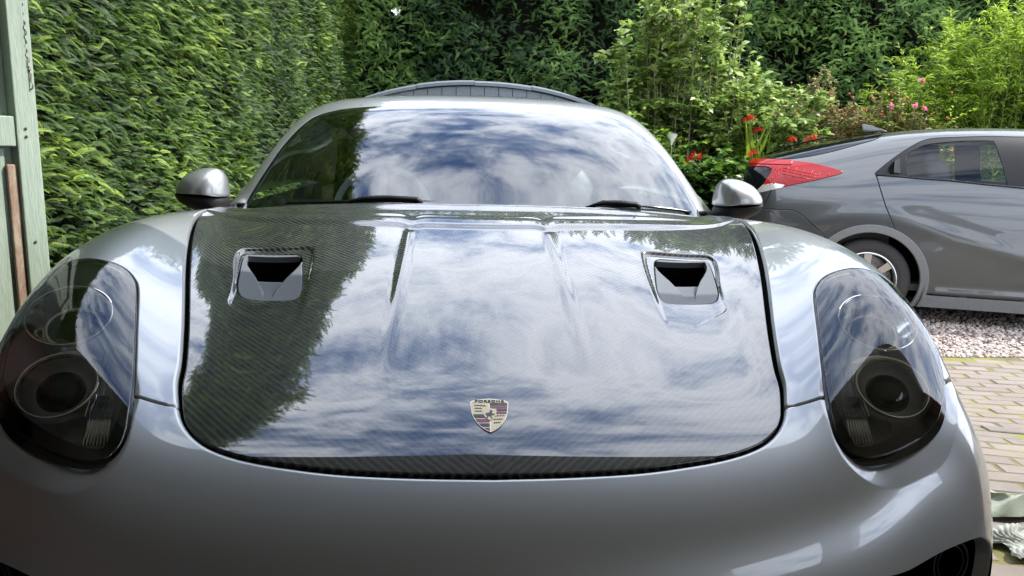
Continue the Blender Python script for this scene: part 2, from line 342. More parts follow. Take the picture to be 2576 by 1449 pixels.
# ------------------------------------------------------------------ polygon distance, panel cutting
def catmull(P, closed=True, n=8):
    P = np.asarray(P, float); m = len(P); out_ = []
    for i in range(m if closed else m-1):
        a, b, c, d = (P[(i-1) % m], P[i], P[(i+1) % m], P[(i+2) % m]) if closed else (P[max(i-1, 0)], P[i], P[i+1], P[min(i+2, m-1)])
        t = np.linspace(0, 1, n, endpoint=False)[:, None]
        out_.append(.5*((2*b)+(-a+c)*t+(2*a-5*b+4*c-d)*t**2+(-a+3*b-3*c+d)*t**3))
    out_ = np.concatenate(out_)
    return out_ if closed else np.vstack([out_, P[-1]])
def sdf(X, Y, poly):
    """positive inside"""
    sh = np.shape(X); x = np.ravel(X); y = np.ravel(Y); P = np.asarray(poly); Q = np.roll(P, -1, 0)
    D = np.full(x.shape, 1e9); ins = np.zeros(x.shape, bool)
    lo = P.min(0)-.06; hi = P.max(0)+.06
    near = (x > lo[0]) & (x < hi[0]) & (y > lo[1]) & (y < hi[1]); xn, yn = x[near], y[near]; dn = np.full(xn.shape, 1e9); inn = np.zeros(xn.shape, bool)
    for (ax, ay), (bx, by) in zip(P, Q):
        ex, ey = bx-ax, by-ay; L = ex*ex+ey*ey
        if L < 1e-14: continue
        t = np.clip(((xn-ax)*ex+(yn-ay)*ey)/L, 0, 1)
        dn = np.minimum(dn, (xn-ax-t*ex)**2+(yn-ay-t*ey)**2)
        c = (ay > yn) != (by > yn); inn ^= c & (xn < ex*(yn-ay)/(ey if abs(ey) > 1e-15 else 1e-15)+ax)
    D[near] = np.sqrt(dn); D[~near] = .06; ins[near] = inn
    return np.where(ins, D, -D).reshape(sh)
def normals_of(P):
    du = np.gradient(P, axis=0); dv = np.gradient(P, axis=1); N = np.cross(dv, du); N /= np.linalg.norm(N, axis=2)[..., None]+1e-12
    return N
def cut(P, N, phi):
    """keep phi>0 of the grid P; returns verts, normals, quads, tris, segs(boundary, interior on the left)"""
    nu, nv = phi.shape; V = P.reshape(-1, 3); NN = N.reshape(-1, 3); f = phi.ravel()
    idx = np.arange(nu*nv).reshape(nu, nv)
    q = np.stack([idx[:-1, :-1], idx[:-1, 1:], idx[1:, 1:], idx[1:, :-1]], -1).reshape(-1, 4)
    g = np.cross(V[q[:, 1]]-V[q[:, 0]], V[q[:, 3]]-V[q[:, 0]])
    if (g*NN[q[:, 0]]).sum() < 0: q = q[:, ::-1].copy()
    s = f[q] > 0; k = s.sum(1)
    full = q[k == 4]; m = q[(k > 0) & (k < 4)]
    tr = np.concatenate([m[:, [0, 1, 2]], m[:, [0, 2, 3]]]); st = f[tr] > 0; kt = st.sum(1)
    tin = tr[kt == 3]; t1 = tr[kt == 1]; s1 = st[kt == 1]; t2 = tr[kt == 2]; s2 = st[kt == 2]
    def rot(t, k):
        i = np.arange(3)[None, :]; return np.take_along_axis(t, (i+k[:, None]) % 3, 1)
    t1 = rot(t1, s1.argmax(1)); t2 = rot(t2, ((~s2).argmax(1)+1) % 3)   # t2: first two inside, last outside
    E = np.concatenate([t1[:, [0, 1]], t1[:, [0, 2]], t2[:, [1, 2]], t2[:, [0, 2]]])
    Es = np.sort(E, 1); key = Es[:, 0].astype(np.int64)*len(V)+Es[:, 1]; uk, inv = np.unique(key, return_inverse=True)
    a, b = uk//len(V), uk % len(V); t = (f[a]/(f[a]-f[b]))[:, None]
    nv_ = V[a]+(V[b]-V[a])*t; nn = NN[a]+(NN[b]-NN[a])*t; nn /= np.linalg.norm(nn, axis=1)[:, None]
    inv = inv.ravel()+len(V); n1, n2 = len(t1), len(t2)
    e01, e02, e12, e20 = inv[:n1], inv[n1:2*n1], inv[2*n1:2*n1+n2], inv[2*n1+n2:]
    tris = np.concatenate([tin, np.stack([t1[:, 0], e01, e02], 1)]); quads = np.concatenate([full, np.stack([t2[:, 0], t2[:, 1], e12, e20], 1)])
    segs = np.concatenate([np.stack([e01, e02], 1), np.stack([e12, e20], 1)])
    AV = np.concatenate([V, nv_]); AN = np.concatenate([NN, nn])
    used = np.unique(np.concatenate([tris.ravel(), quads.ravel()])) if len(tris)+len(quads) else np.array([], int)
    mp = np.full(len(AV), -1); mp[used] = np.arange(len(used))
    return AV[used], AN[used], mp[quads], mp[tris], mp[segs]
def panel(name, P, N, phi, mat, parent, r=.003, rfun=None, depth=.02, flange=True, solid=0.):
    V, NN, Q, T, S = cut(P, N, phi)
    if flange and len(S):
        S = S[(V[S[:, 0]] != V[S[:, 1]]).any(1)]
        bv = np.unique(S); mp = {b: i for i, b in enumerate(bv)}; Si = np.vectorize(mp.get)(S)
        tan = V[S[:, 1]]-V[S[:, 0]]; O = np.cross(tan, (NN[S[:, 0]]+NN[S[:, 1]])/2)
        Ob = np.zeros((len(bv), 3)); np.add.at(Ob, Si[:, 0], O); np.add.at(Ob, Si[:, 1], O)
        for _ in range(3):   # smooth the outward direction along the boundary
            t = Ob.copy(); np.add.at(t, Si[:, 0], Ob[Si[:, 1]]); np.add.at(t, Si[:, 1], Ob[Si[:, 0]]); Ob = t
        Nb = NN[bv]; Ob -= Nb*(Ob*Nb).sum(1)[:, None]; Ob /= np.linalg.norm(Ob, axis=1)[:, None]+1e-12
        r = r if rfun is None else rfun(V[bv])[:, None]
        B = V[bv]; rings = [bv]; Vs = [V]; Ns = [NN]; off = len(V)
        angs = [math.pi/2*k/4 for k in range(1, 5)]
        for a in angs:
            Vs.append(B+Ob*r*math.sin(a)-Nb*r*(1-math.cos(a))); Ns.append(Nb*math.cos(a)+Ob*math.sin(a)); rings.append(off+np.arange(len(bv))); off += len(bv)
        Vs.append(B+Ob*r-Nb*(r+depth)); Ns.append(Ob.copy()); rings.append(off+np.arange(len(bv))); off += len(bv)
        quads = [Q]
        for a, b in zip(rings[:-1], rings[1:]):
            quads.append(np.stack([b[Si[:, 0]], b[Si[:, 1]], a[Si[:, 1]], a[Si[:, 0]]], 1)[:, ::-1] if False else np.stack([a[Si[:, 1]], a[Si[:, 0]], b[Si[:, 0]], b[Si[:, 1]]], 1))
        Q = np.concatenate(quads); V = np.concatenate(Vs); NN = np.concatenate(Ns)
    return mesh_np(name, V, [Q, T], mat, parent, normals=NN)
def smooth01(t): t = np.clip(t, 0, 1); return t*t*(3-2*t)
# ------------------------------------------------------------------ materials
def paint(name, c1=(.25, .262, .27), ci=1.6, me=.5):
    m = Mat(name, c1, .40, me, 1., .012, ci)
    fl = m.noise(2600, 2, .5); m.base(m.mix(m.math('MULTIPLY', fl, .35), c1, tuple(min(1, a*1.35) for a in c1)))
    m.b.inputs['Specular IOR Level'].default_value = .5
    vo = m.n('ShaderNodeTexVoronoi'); vo.inputs['Scale'].default_value = 11; m.l(m.coords(), vo.inputs['Vector']); nz = m.noise(7, 2)
    spk = m.ramp(m.math('SUBTRACT', vo.outputs['Distance'], m.math('MULTIPLY', m.math('GREATER_THAN', nz, .60), .022)), [(.0, (0,)*3), (.006, (1,)*3)])
    m.base(m.mix(spk, (.03, .03, .03), m.mix(m.math('MULTIPLY', fl, .35), c1, tuple(min(1, a*1.35) for a in c1))))
    # light dust film that dulls the lacquer unevenly
    d = m.noise(3.5, 6, .7); m.l(m.ramp(d, [(.35, (.008,)*3), (.75, (.035,)*3)]), m.b.inputs['Coat Roughness'])
    return m.m
M_SILVER = paint('silver_grey_paint', (.318, .328, .336), 1.6, .62)
M_HATCH = paint('warm_grey_paint', (.068, .072, .073), 1.5, .6)
def carbon():
    m = Mat('lacquered_carbon_weave', (.02, .021, .023), .45, 0., 1., .004, 1.76, .15)
    co = m.coords(); sp = m.n('ShaderNodeSeparateXYZ'); m.l(co, sp.inputs[0])
    ax = m.math('ABSOLUTE', sp.outputs[0])
    t = m.math('SUBTRACT', sp.outputs[1], ax)
    wv = m.math('SINE', m.math('MULTIPLY', t, 2*math.pi/.0150))
    t2 = m.math('ADD', sp.outputs[1], ax); wv2 = m.math('SINE', m.math('MULTIPLY', t2, 2*math.pi/.0045))
    f = m.math('ADD', m.math('MULTIPLY', wv, .5), .5)
    f = m.math('ADD', m.math('MULTIPLY', f, .85), m.math('MULTIPLY', wv2, .10))
    m.base(m.ramp(f, [(.25, (.002, .0022, .0024)), (.75, (.038, .041, .041))]))
    return m.m
M_CARBON = carbon()
def simple(name, c, r=.5, metal=0., bumpn=0., scale=40, var=.25, **k):
    m = Mat(name, c, r, metal, **k); f = m.noise(scale, 5, .6)
    m.base(m.mix(f, tuple(a*(1-var) for a in c), tuple(min(1, a*(1+var)) for a in c)))
    if bumpn: m.bump(f, bumpn, .004)
    return m.m
M_BLACK = simple('black_plastic', (.012, .012, .013), .5, spec=.22, bumpn=.1, scale=900)
M_GLOSSBLACK = simple('gloss_black', (.006, .006, .007), .08)
M_VOID = simple('deep_black', (.002, .002, .002), .9, spec=.1)
M_RUBBER = simple('tyre_rubber', (.035, .034, .032), .8, bumpn=.3, scale=60)
M_GREYPL = simple('grey_duct_plastic', (.105, .115, .13), .45, bumpn=.06, scale=1200, var=.08)
M_CHROME = simple('chrome', (.97, .97, .97), .05, 1., var=.02)
M_ALLOY = simple('alloy', (.55, .54, .52), .3, .9, scale=8, var=.2)
M_DARKMET = simple('dark_chrome', (.8, .81, .82), .10, 1., var=.05)
M_LAMPBLK = simple('lamp_housing_black', (.42, .46, .52), .22, scale=20)
M_CABIN = simple('black_leather', (.045, .047, .05), .55, bumpn=.15, scale=300)
M_CABING = simple('grey_leather', (.10, .105, .11), .5, bumpn=.15, scale=300)
M_WSCREEN = glass_mat('windscreen_glass', (.70, .82, .79), 1.6, 0, 1.5)
M_SGLASS = glass_mat('side_glass', (.88, .93, .91), 1.45, 0, .85)
M_LENS = glass_mat('lamp_lens', (.97, .975, .98), 1.55, 0, 1.0)
M_HTRIM = simple('arch_trim_grey', (.15, .153, .15), .55, bumpn=.15, scale=60)
M_RED = Mat('red_lamp_plastic', (.30, .001, .004), .15, 0, .3, .01, 1.4, .3).m
M_REDL = Mat('bright_red_reflector', (.62, .012, .014), .3, 0, .2, .01, 1.5, .4).m
M_WHITEL = simple('clear_lamp_white', (.62, .6, .56), .12, .4)
M_TINT = Mat('tinted_black_glass', (.004, .005, .006), .02, 0, 0, spec=.35, ior=1.45).m
M_SEAT2 = simple('dark_grey_cloth', (.05, .052, .055), .85, bumpn=.3, scale=500)
M_CLEAR = glass_mat('clear_plastic', (.8, .82, .85), 1.6, .05, 2.5)

# ------------------------------------------------------------------ sports car
BNET = mirror_net(BFULL)
NU, NV, UB = 620, 821, 12.75/23
car = thing('sports_car', 'silver grey sports coupe facing the viewer, with a black carbon bonnet and two air ducts', 'car')
P0 = surf(BNET, NU, NV, 0, UB); N0 = normals_of(P0)
if N0[NU//2, NV//2, 2] < 0: N0 = -N0
X = np.abs(P0[..., 0]); Y = P0[..., 1]; Z = P0[..., 2]
def orient(N):
    return N if (N*N0).sum() > 0 else -N
hh = [(0, .147), (.11, .150), (.218, .1575), (.30, .170), (.354, .181), (.395, .193), (.431, .210), (.461, .236), (.483, .268), (.500, .310), (.515, .355), (.530, .42), (.565, .54), (.603, .66), (.64, .775), (.678, .90), (.72, 1.05), (.758, 1.20), (.785, 1.33), (.798, 1.42)]
rear = [(.785, 1.490), (.74, 1.492), (.60, 1.462), (.42, 1.425), (.22, 1.402), (0, 1.395)]
side = catmull(hh, False, 5)
hp = np.concatenate([side, np.array(rear)]); HOODPOLY = np.concatenate([hp, (hp*[-1, 1])[::-1][1:-1]])
LAMP = catmull([(.667, .572), (.623, .45), (.583, .337), (.556, .25), (.545, .2), (.551, .167), (.578, .155), (.625, .163), (.680, .188), (.732, .23), (.785, .305), (.815, .376), (.832, .457), (.835, .535), (.820, .592), (.790, .618), (.754, .628), (.716, .630), (.688, .610)], True, 6)
BROW = catmull([(.560, .30), (.545, .232), (.5365, .185), (.541, .149), (.561, .125), (.596, .119), (.648, .136), (.706, .168), (.757, .222), (.805, .30), (.835, .37), (.87, .45), (.85, .55), (.75, .6), (.65, .5), (.60, .38)], True, 6)
VENT = catmull([(.583, .99), (.562, .88), (.540, .785), (.517, .738), (.48, .727), (.42, .725), (.402, .738), (.404, .80), (.423, .90), (.442, .985), (.455, 1.012), (.48, 1.018), (.57, 1.018), (.582, 1.010)], True, 5)
FOLD = catmull([(.604, 1.0), (.590, .93), (.565, .84), (.548, .76), (.530, .68), (.46, .62), (.395, .55), (.372, .56), (.378, .70), (.395, .88), (.415, 1.02), (.432, 1.05), (.50, 1.052), (.585, 1.05), (.602, 1.035)], True, 5)
sH = np.where(Z > .5, sdf(P0[..., 0], Y, HOODPOLY), -.06); sL = np.where(Z > .5, sdf(X, Y, LAMP), -.06); sB = np.where(Z > .5, sdf(X, Y, BROW), -.06); sV = sdf(X, Y, VENT); sF = sdf(X, Y, FOLD)
# --- bonnet
d = .0032*np.exp(-((X-.187)/.0125)**2)*smooth01((Y-.36)/.6)*(1-smooth01((Y-1.13)/.06))
d = d-.008*smooth01((Y-.56)/.42)*smooth01(sF/.011)
yc = 1.165+.30*X**2-.022*np.exp(-((X-.187)/.022)**2)
d = d+.0048*smooth01((Y-yc)/.045)-.002*smooth01((Y-yc-.07)/.06)+.004*smooth01((Y-1.33-.15*X**2)/.06)
HF = BFULL.copy()
for i_ in range(5, 12):
    t4 = HF[i_, 3, 2]-.012; HF[i_, 4, 2] -= .38*max(0, HF[i_, 4, 2]-t4); HF[i_, 5, 2] -= .30*max(0, HF[i_, 5, 2]-t4+.01); HF[i_, 3, 2] -= .004
PHB = surf(mirror_net(HF), NU, NV, 0, UB)
PH = PHB+N0*d[..., None]; NH = orient(normals_of(PH))
hood = panel('bonnet', PH, NH, np.minimum(sH-.0034, -sV-.0035), M_CARBON, car, r=.0025, depth=.012)
hood['label'] = 'black carbon weave bonnet with clouds mirrored in its lacquer'
inner = panel('gap_shade_sheet', P0-N0*.035, N0, np.minimum(sH+.02, np.where(Y > 1.3, 1, -sV-.002)), M_VOID, car, flange=False)  # black sheet added below the bonnet so the panel gaps read as shade
# --- wings and bumper
sink = .42*np.clip(sB, 0, .055); sink = sink*smooth01((.42-Y)/.14)
PB = P0-N0*sink[..., None]; NB = orient(normals_of(PB))
seam = np.interp(X, [0, .60, .70, .80, .93], [.286, .285, .30, .322, .47])
arch = np.hypot(Y-.93, Z-.335)-.365; arch = np.where((X > .6) & (Z < .76), arch, 1.)
inx = catmull([(.50, .30), (.50, .470), (.615, .492), (.69, .503), (.76, .502), (.80, .488), (.842, .446), (.85, .38), (.83, .27), (.70, .24)], True, 5)-np.array([0, .020])
sI = np.where(Y < .5, sdf(X, Z, inx), -1)
gap = .0050
def edge_r(B): return .0035+.0075*smooth01((.024-np.abs(sdf(B[:, 0], B[:, 1], HOODPOLY))*(1+50*(B[:, 2] < .5)))/.008)
base_phi = np.minimum.reduce([-sH-.013, -sL-.005, arch-.002])
for sgn, side_n in ((-1, 'l'), (1, 'r')):
    panel('front_wing', PB, NB, np.minimum.reduce([base_phi, Y-seam-gap, sgn*P0[..., 0]-.35, np.where(Y > 1.3, X-.775-.03*smooth01((1.5-Y)/.15)+.03, 1.)]), M_SILVER, car, rfun=edge_r, depth=.02)
bumper = panel('front_bumper', PB, NB, np.minimum.reduce([base_phi, seam-gap-Y, -sI]), M_SILVER, car, rfun=edge_r, depth=.02)
cowl = panel('scuttle_panel', P0-N0*.012, N0, np.minimum.reduce([Y-1.36, .79-X, 1-0*X]), M_BLACK, car, flange=False)
# --- rest of the body
PR = surf(BNET, 170, 421, UB-.001, 1); NR = normals_of(PR); NR = NR if NR[60, 210, 2] > 0 else -NR
XR, YR, ZR = np.abs(PR[..., 0]), PR[..., 1], PR[..., 2]
archR = np.where((XR > .6) & (ZR < .78), np.hypot(YR-3.41, ZR-.345)-.375, 1.)
archF = np.where((XR > .6) & (ZR < .76), np.hypot(YR-.93, ZR-.335)-.365, 1.)
panel('rear_body', PR, NR, np.minimum.reduce([archR, archF, np.where(YR < 3.9, XR-.775, 1.)]), M_SILVER, car, r=.004)
# --- headlights
MIR = np.diag([-1., 1, 1, 1])
def near_surf(x, y):
    k = np.argmin((P0[..., 0]-x)**2+(Y-y)**2+(Z < .5)*1); i, j = np.unravel_index(k, X.shape); return P0[i, j], N0[i, j]
for sgn in (-1, 1):
    lab = 'dark oval headlight with projector lens, on the left as seen' if sgn < 0 else 'dark oval headlight with projector lens, on the right as seen'
    lampo = panel('headlight', P0-N0*(.012+.085*smooth01((sL-.003)/.020))[..., None], orient(normals_of(P0-N0*(.012+.085*smooth01((sL-.003)/.020))[..., None])), np.minimum(sL+.010, sgn*P0[..., 0]-.3), M_LAMPBLK, car, flange=False)
    lampo['label'] = lab
    panel('lens', P0+N0*.001, N0, np.minimum(sL-.0035, sgn*P0[..., 0]-.3), M_LENS, lampo, r=.003, depth=.004)
    sealphi = np.minimum.reduce([sL+.008, (.010+.012*smooth01((.30-Y)/.12))-sL, sgn*P0[..., 0]-.3])
    panel('seal', P0-N0*.006, N0, sealphi, M_GLOSSBLACK, lampo, flange=False)
    Fm = MIR if sgn < 0 else np.eye(4)
    def place(px, py, back, axis):
        p, n = near_surf(px, py); v = p-CAMP; v /= np.linalg.norm(v); axis = np.array(axis)/np.linalg.norm(axis)*.5+n*.6; return Fm @ frame(p+v*back, axis, (1, 0, 0))
    A1 = (-.10, -.80, .58)
    Mu = place(.720, .425, .042, A1); Ml = place(.670, .270, .044, (-.12, -.84, .52))
    b = MB(); b.lathe([(.068, .002), (.060, -.010), (.050, -.028), (.043, -.036)], Mu, 64); b.build('reflector', M_DARKMET, lampo, True)
    b = MB(); b.torus(.068, .0032, Mu, 72); b.torus(.043, .0024, Mu @ Matrix.Translation((0, 0, -.033)).to_4x4().__array__() if False else Mu @ np.array([[1,0,0,0],[0,1,0,0],[0,0,1,-.034],[0,0,0,1.]]), 64); b.build('trim_ring', M_CHROME, lampo, True)
    b = MB(); b.lathe([(.0001, -.034), (.02, -.035), (.042, -.037)], Mu, 48); b.build('inner_disc', M_GLOSSBLACK, lampo, True)
    b = MB(); b.lathe([(.0625, -.012), (.0628, -.004), (.0622, .001), (.0605, .0035), (.0585, .004), (.0562, .0025), (.0548, -.001), (.0545, -.004)], Ml, 72); b.build('projector_ring', M_CHROME, lampo, True)
    b = MB(); b.lathe([(.0545, -.004), (.050, -.012), (.040, -.022), (.036, -.022)], Ml, 64); b.build('bowl', M_LAMPBLK, lampo, True)
    b = MB(); b.lathe([(.037*math.cos(t), -.024+.026*math.sin(t)) for t in np.linspace(0, math.pi/2-.001, 14)], Ml, 48); b.build('projector_lens', M_GLOSSBLACK, lampo, True)
    # cowl over the projector
    b = MB()
    for k in range(5):
        b.lathe([(.064+.003*k, -.004-.004*k), (.066+.003*k, -.004-.004*k)], Ml, 16, math.radians(55), math.radians(125))
    b.lathe([(.064, -.03), (.0655, -.004), (.067, -.006), (.070, -.03)], Ml, 40, math.radians(20), math.radians(160)); b.build('cowl', M_DARKMET, lampo, True)
    # ribbed light guide and three bright strips
    pa, na = near_surf(.610, .292); pb, nb = near_surf(.586, .196); inw = -(na+nb)/2; inw /= np.linalg.norm(inw)
    pa = pa+inw*.030; pb = pb+inw*.028; lat = np.cross(pa-pb, inw); lat /= np.linalg.norm(lat); lat = lat if lat[0] > 0 else -lat
    b = MB()
    for k in range(8):
        o_ = lat*(k-3.5)*.0042; q = np.array([pa+o_*.8, (pa+pb)/2+o_-inw*.004, pb+o_*1.1]); b.tube(q*[sgn, 1, 1], .0024, 8)
    g = b.build('light_guide', M_CLEAR, lampo, True)
    b = MB()
    for k in range(8): b.tube(np.array([pa+lat*(k-3.5)*.0042*.8+-inw*.002, pb+lat*(k-3.5)*.0046-inw*.002])*[sgn, 1, 1], .0011, 6)
    for k, o2 in enumerate((.000, .008, .016)):
        p1, _ = near_surf(.636+o2, .40); p2, _ = near_surf(.604+o2*1.1, .245); q = np.array([p1+inw*.028, (p1+p2)/2+inw*.031, p2+inw*.03]); b.tube(q*[sgn, 1, 1], .0011, 6)
    b.build('bright_strip', M_CHROME, lampo, True)
    # washer cap line / bowl web between the two lamps
# --- air intakes in the bumper
for sgn in (-1, 1):
    b = MB(); c0 = np.array([(x_*sgn, .30+.35*(x_-.5), z_) for x_, z_ in inx[::2]]); c1 = c0*[1, 1, 1]+[0, .16, 0]
    n_ = len(c0); ctr = c1.mean(0)
    front = np.array([(x_*sgn, float(near_surf(x_, 0)[0][1]) if False else .06+.9*max(0, x_-.55)**1.6, z_) for x_, z_ in inx[::2]])
    V = np.concatenate([front+[0, .03, 0], c1, [ctr]]); F = [(i, (i+1) % n_, n_+(i+1) % n_, n_+i) for i in range(n_)]+[(n_+i, n_+(i+1) % n_, 2*n_) for i in range(n_)]
    b.add(V, F); ik = b.build('air_intake', M_VOID, car, True)
    Mr = frame(np.array([.735*sgn, .165, .432]), (sgn*.3, -.95, .1)); b = MB(); b.torus(.037, .0022, Mr, 48); b.torus(.028, .0012, Mr, 48); b.build('ring', M_BLACK, ik, True)
# --- air ducts in the bonnet
for sgn in (-1, 1):
    na_, nb_ = 150, 230
    gx = np.linspace(.39, .60, na_); gy = np.linspace(.715, 1.03, nb_); GX, GY = np.meshgrid(gx, gy, indexing='ij')
    # height of the bonnet there: local plane fit + quadratic
    msk = (sV > -.02) & (P0[..., 0] > 0); A = np.stack([np.ones(msk.sum()), X[msk], Y[msk], X[msk]**2, Y[msk]**2, X[msk]*Y[msk]], 1); cf = np.linalg.lstsq(A, PH[..., 2][msk]*0+Z[msk], rcond=None)[0]
    gz = cf[0]+cf[1]*GX+cf[2]*GY+cf[3]*GX**2+cf[4]*GY**2+cf[5]*GX*GY
    sv = sdf(GX, GY, VENT)
    cx = np.interp(GY, [.72, 1.02], [.463, .513]); hw = np.interp(GY, [.745, .78, .82, .87, .90, .94, .97, 1.005], [.013, .015, .023, .037, .048, .061, .066, .066])
    inside = np.minimum(hw-np.abs(GX-cx), np.minimum(GY-.745, 1.004-GY))
    floor_ = .020*smooth01((GY-.735)/.18)+.07*smooth01((GY-.885)/.05)
    dep = .007+floor_*smooth01(inside/.0045)*(inside > 0)
    G = np.stack([GX*sgn, GY, gz-dep-.004*smooth01((GY-.56)/.42)], -1); NG = normals_of(G); NG = NG if NG[0, 0, 2] > 0 else -NG
    duct = panel('air_duct', G, NG, sv-.0022, M_GREYPL, hood, r=.0025, depth=.012)
    duct['label'] = 'grey air duct in the bonnet, %s of the pair as seen' % ('left' if sgn < 0 else 'right')
    msk2 = np.minimum(inside-.001, GY-.890)
    panel('duct_mouth_shade', G+np.array([0, 0, .0012]), NG, msk2, M_VOID, hood, flange=False)  # black skin on the duct floor, paints in the shade of the opening
# --- glasshouse
GP = surf(GNET, 460, 561); GN = normals_of(GP); GN = GN if GN[230, 280, 2] > 0 else -GN
UU, VV = np.meshgrid(np.linspace(0, 1, 460), np.abs(np.linspace(-1, 1, 561)), indexing='ij')
wsp = [(.03, .585), (.10, .585), (.146, .575), (.2, .560), (.244, .548), (.29, .524), (.318, .498), (.338, .462), (.350, .40), (.357, .34), (.363, .19), (.3665, .0)]
wsp = np.concatenate([catmull(wsp, False, 4)]); WS = np.concatenate([wsp, (wsp*[1, -1])[::-1][1:]])
UVs = np.where(np.arange(561)[None, :] < 280, -1, 1)*VV
SC = np.array([2.6, 1.35])                     # parameter units -> metres, roughly
sW = sdf(UU*SC[0], UVs*SC[1], WS*SC)
swp = catmull([(.150, .70), (.21, .645), (.30, .625), (.40, .630), (.50, .650), (.60, .685), (.645, .73), (.63, .80), (.56, .855), (.40, .87), (.24, .87), (.17, .84), (.145, .78)], True, 5)
sS = sdf(UU*SC[0], VV*SC[1], swp*SC)
sR = np.minimum((.452-VV)*SC[1], (UU-.372)*SC[0]); sR = np.minimum(sR, (.74-UU)*SC[0])
panel('windscreen', GP, GN, np.minimum(sW-.004, (UU-.03)*4), M_WSCREEN, car, r=.001, depth=.003)
sealW = panel('windscreen_seal', GP-GN*.004, GN, np.minimum(sW+.01, .018-sW), M_BLACK, car, flange=False)
panel('roof', GP, GN, sR-.0015, M_SILVER, car, r=.003, depth=.01)
fr_ = np.minimum.reduce([-sW-.001, -sS-.001, np.where(UU > .36, -sR-.0015, 1.), (UU-.10)*4])
panel('pillar_frame', GP, GN, fr_, M_SILVER, car, r=.003, depth=.012)
for sgn in (-1, 1):
    panel('side_window', GP-GN*.003, GN, np.minimum(sS-.001, sgn*UVs), M_SGLASS, car, r=.001, depth=.003)
# roof lining, top tint band
lin = (UU > .372) & (UU < .7)
panel('roof_lining', GP-GN*.03, -GN, np.minimum.reduce([(UU-.38)*2, (.72-UU)*2, (.63-VV)*2]), M_CABIN, car, flange=False)
# --- cabin
b = MB(); prof = [(1.50, .80), (1.60, .835), (1.80, .862), (1.98, .868), (2.03, .85), (2.05, .78), (2.05, .5)]
b.add([(x_, y_, z_) for x_ in np.linspace(-.74, .74, 9) for y_, z_ in prof], [(i*7+j, i*7+j+1, (i+1)*7+j+1, (i+1)*7+j) for i in range(8) for j in range(6)])
b.build('dashboard', M_CABIN, car, True)
b = MB(); b.add([(-.75, 3.05, .3), (.75, 3.05, .3), (.66, 2.98, 1.10), (-.66, 2.98, 1.10)], [(0, 1, 2, 3)]); b.add([(-.75, 1.9, .32), (.75, 1.9, .32), (.75, 3.1, .32), (-.75, 3.1, .32)], [(0, 1, 2, 3)])
b.build('cabin_back', M_CABIN, car)
for sgn in (-1, 1): b = MB(); b.add([(.74*sgn, 1.55, .4), (.74*sgn, 3.1, .4), (.77*sgn, 3.1, .88), (.78*sgn, 1.62, .87)], [(0, 1, 2, 3)]); b.build('door_trim', M_CABING, car)
Mw = frame(np.array([-.36, 2.13, .815]), (0, .93, -.36)); b = MB(); b.torus(.180, .0135, Mw, 64, 12)
for a in (0, math.pi, math.pi/2*3):
    b.tube([Mw[:3, 3], Mw[:3, 3]+Mw[:3, 0]*.175*math.cos(a)+Mw[:3, 1]*.175*math.sin(a)], .016, 8)
b.lathe([(.0001, -.03), (.05, -.025), (.06, 0), (.06, .03)], Mw, 32); b.build('steering_wheel', simple('steering_wheel_grey', (.5, .51, .52), .5), car, True)
for sx in (-.36, .36):
    bmv = bmesh.new()
    seat = MB()
    def cushion(mb, c, s, tilt, k=3.):
        n1_, n2_ = 20, 12; V = []
        for i in range(n1_+1):
            ph = -math.pi/2+math.pi*i/n1_
            for j in range(n2_*2):
                th = math.pi*j/n2_
                f = lambda q, e_: math.copysign(abs(q)**e_, q)
                V.append((f(math.cos(ph), 2/k)*f(math.cos(th), 2/k)*s[0], f(math.cos(ph), 2/k)*f(math.sin(th), 2/k)*s[1], f(math.sin(ph), 2/k)*s[2]))
        V = np.array(V); ca, sa = math.cos(tilt), math.sin(tilt); R_ = np.array([[1, 0, 0], [0, ca, -sa], [0, sa, ca]]); V = V @ R_.T+np.array(c)
        m_ = n2_*2; mb.add(V, [(i*m_+j, i*m_+(j+1) % m_, (i+1)*m_+(j+1) % m_, (i+1)*m_+j) for i in range(n1_) for j in range(m_)])
    cushion(seat, (sx, 2.78, .70), (.25, .09, .33), -.30); cushion(seat, (sx, 2.50, .42), (.25, .28, .10), .1)
    so_ = seat.build('seat', M_CABIN, car, True); bmv.free()
    hd = MB(); cushion(hd, (sx, 2.90, 1.06), (.12, .06, .085), -.15); hd.build('headrest', M_CABIN, so_, True)
b = MB(); cushion(b, (0, 2.11, 1.185), (.105, .035, .018), -.5, 4); cushion(b, (0, 2.12, 1.155), (.045, .04, .03), -.4, 4); rv = b.build('sensor_pod', simple('grey_pod', (.10, .09, .10), .6), car, True)
b = MB(); cushion(b, (-.07, 2.22, 1.135), (.11, .02, .033), .1, 4); b.build('rear_view_mirror', simple('pale_mirror_back', (.30, .33, .33), .35), car, True)
# --- wipers
def wiper(arm, blade):
    b = MB()
    arm = np.array(arm)+[0, 0, .008]; blade = [tuple(np.array(q_)+[0, 0, .005]) for q_ in blade]
    b.tube(arm, [.007, .013, .015, .015, .012][:len(arm)], 6, flat=.7)
    o_ = b.build('wiper', M_BLACK, car, True); b = MB(); b.tube(catmull(blade, False, 5), .0055, 6, flat=.8); b.build('blade', M_GLOSSBLACK, o_, True)
wiper([(-.40, 1.44, .888), (-.345, 1.45, .902), (-.27, 1.45, .904), (-.185, 1.445, .901), (-.172, 1.44, .892)], [(-.60, 1.53, .882), (-.45, 1.49, .889), (-.30, 1.47, .898), (-.10, 1.46, .896), (.07, 1.455, .886)])
wiper([(.335, 1.455, .884), (.39, 1.465, .901), (.44, 1.465, .901), (.495, 1.46, .897), (.508, 1.455, .888)], [(.20, 1.45, .884), (.34, 1.475, .890), (.50, 1.50, .893), (.60, 1.53, .886), (.70, 1.56, .873)])
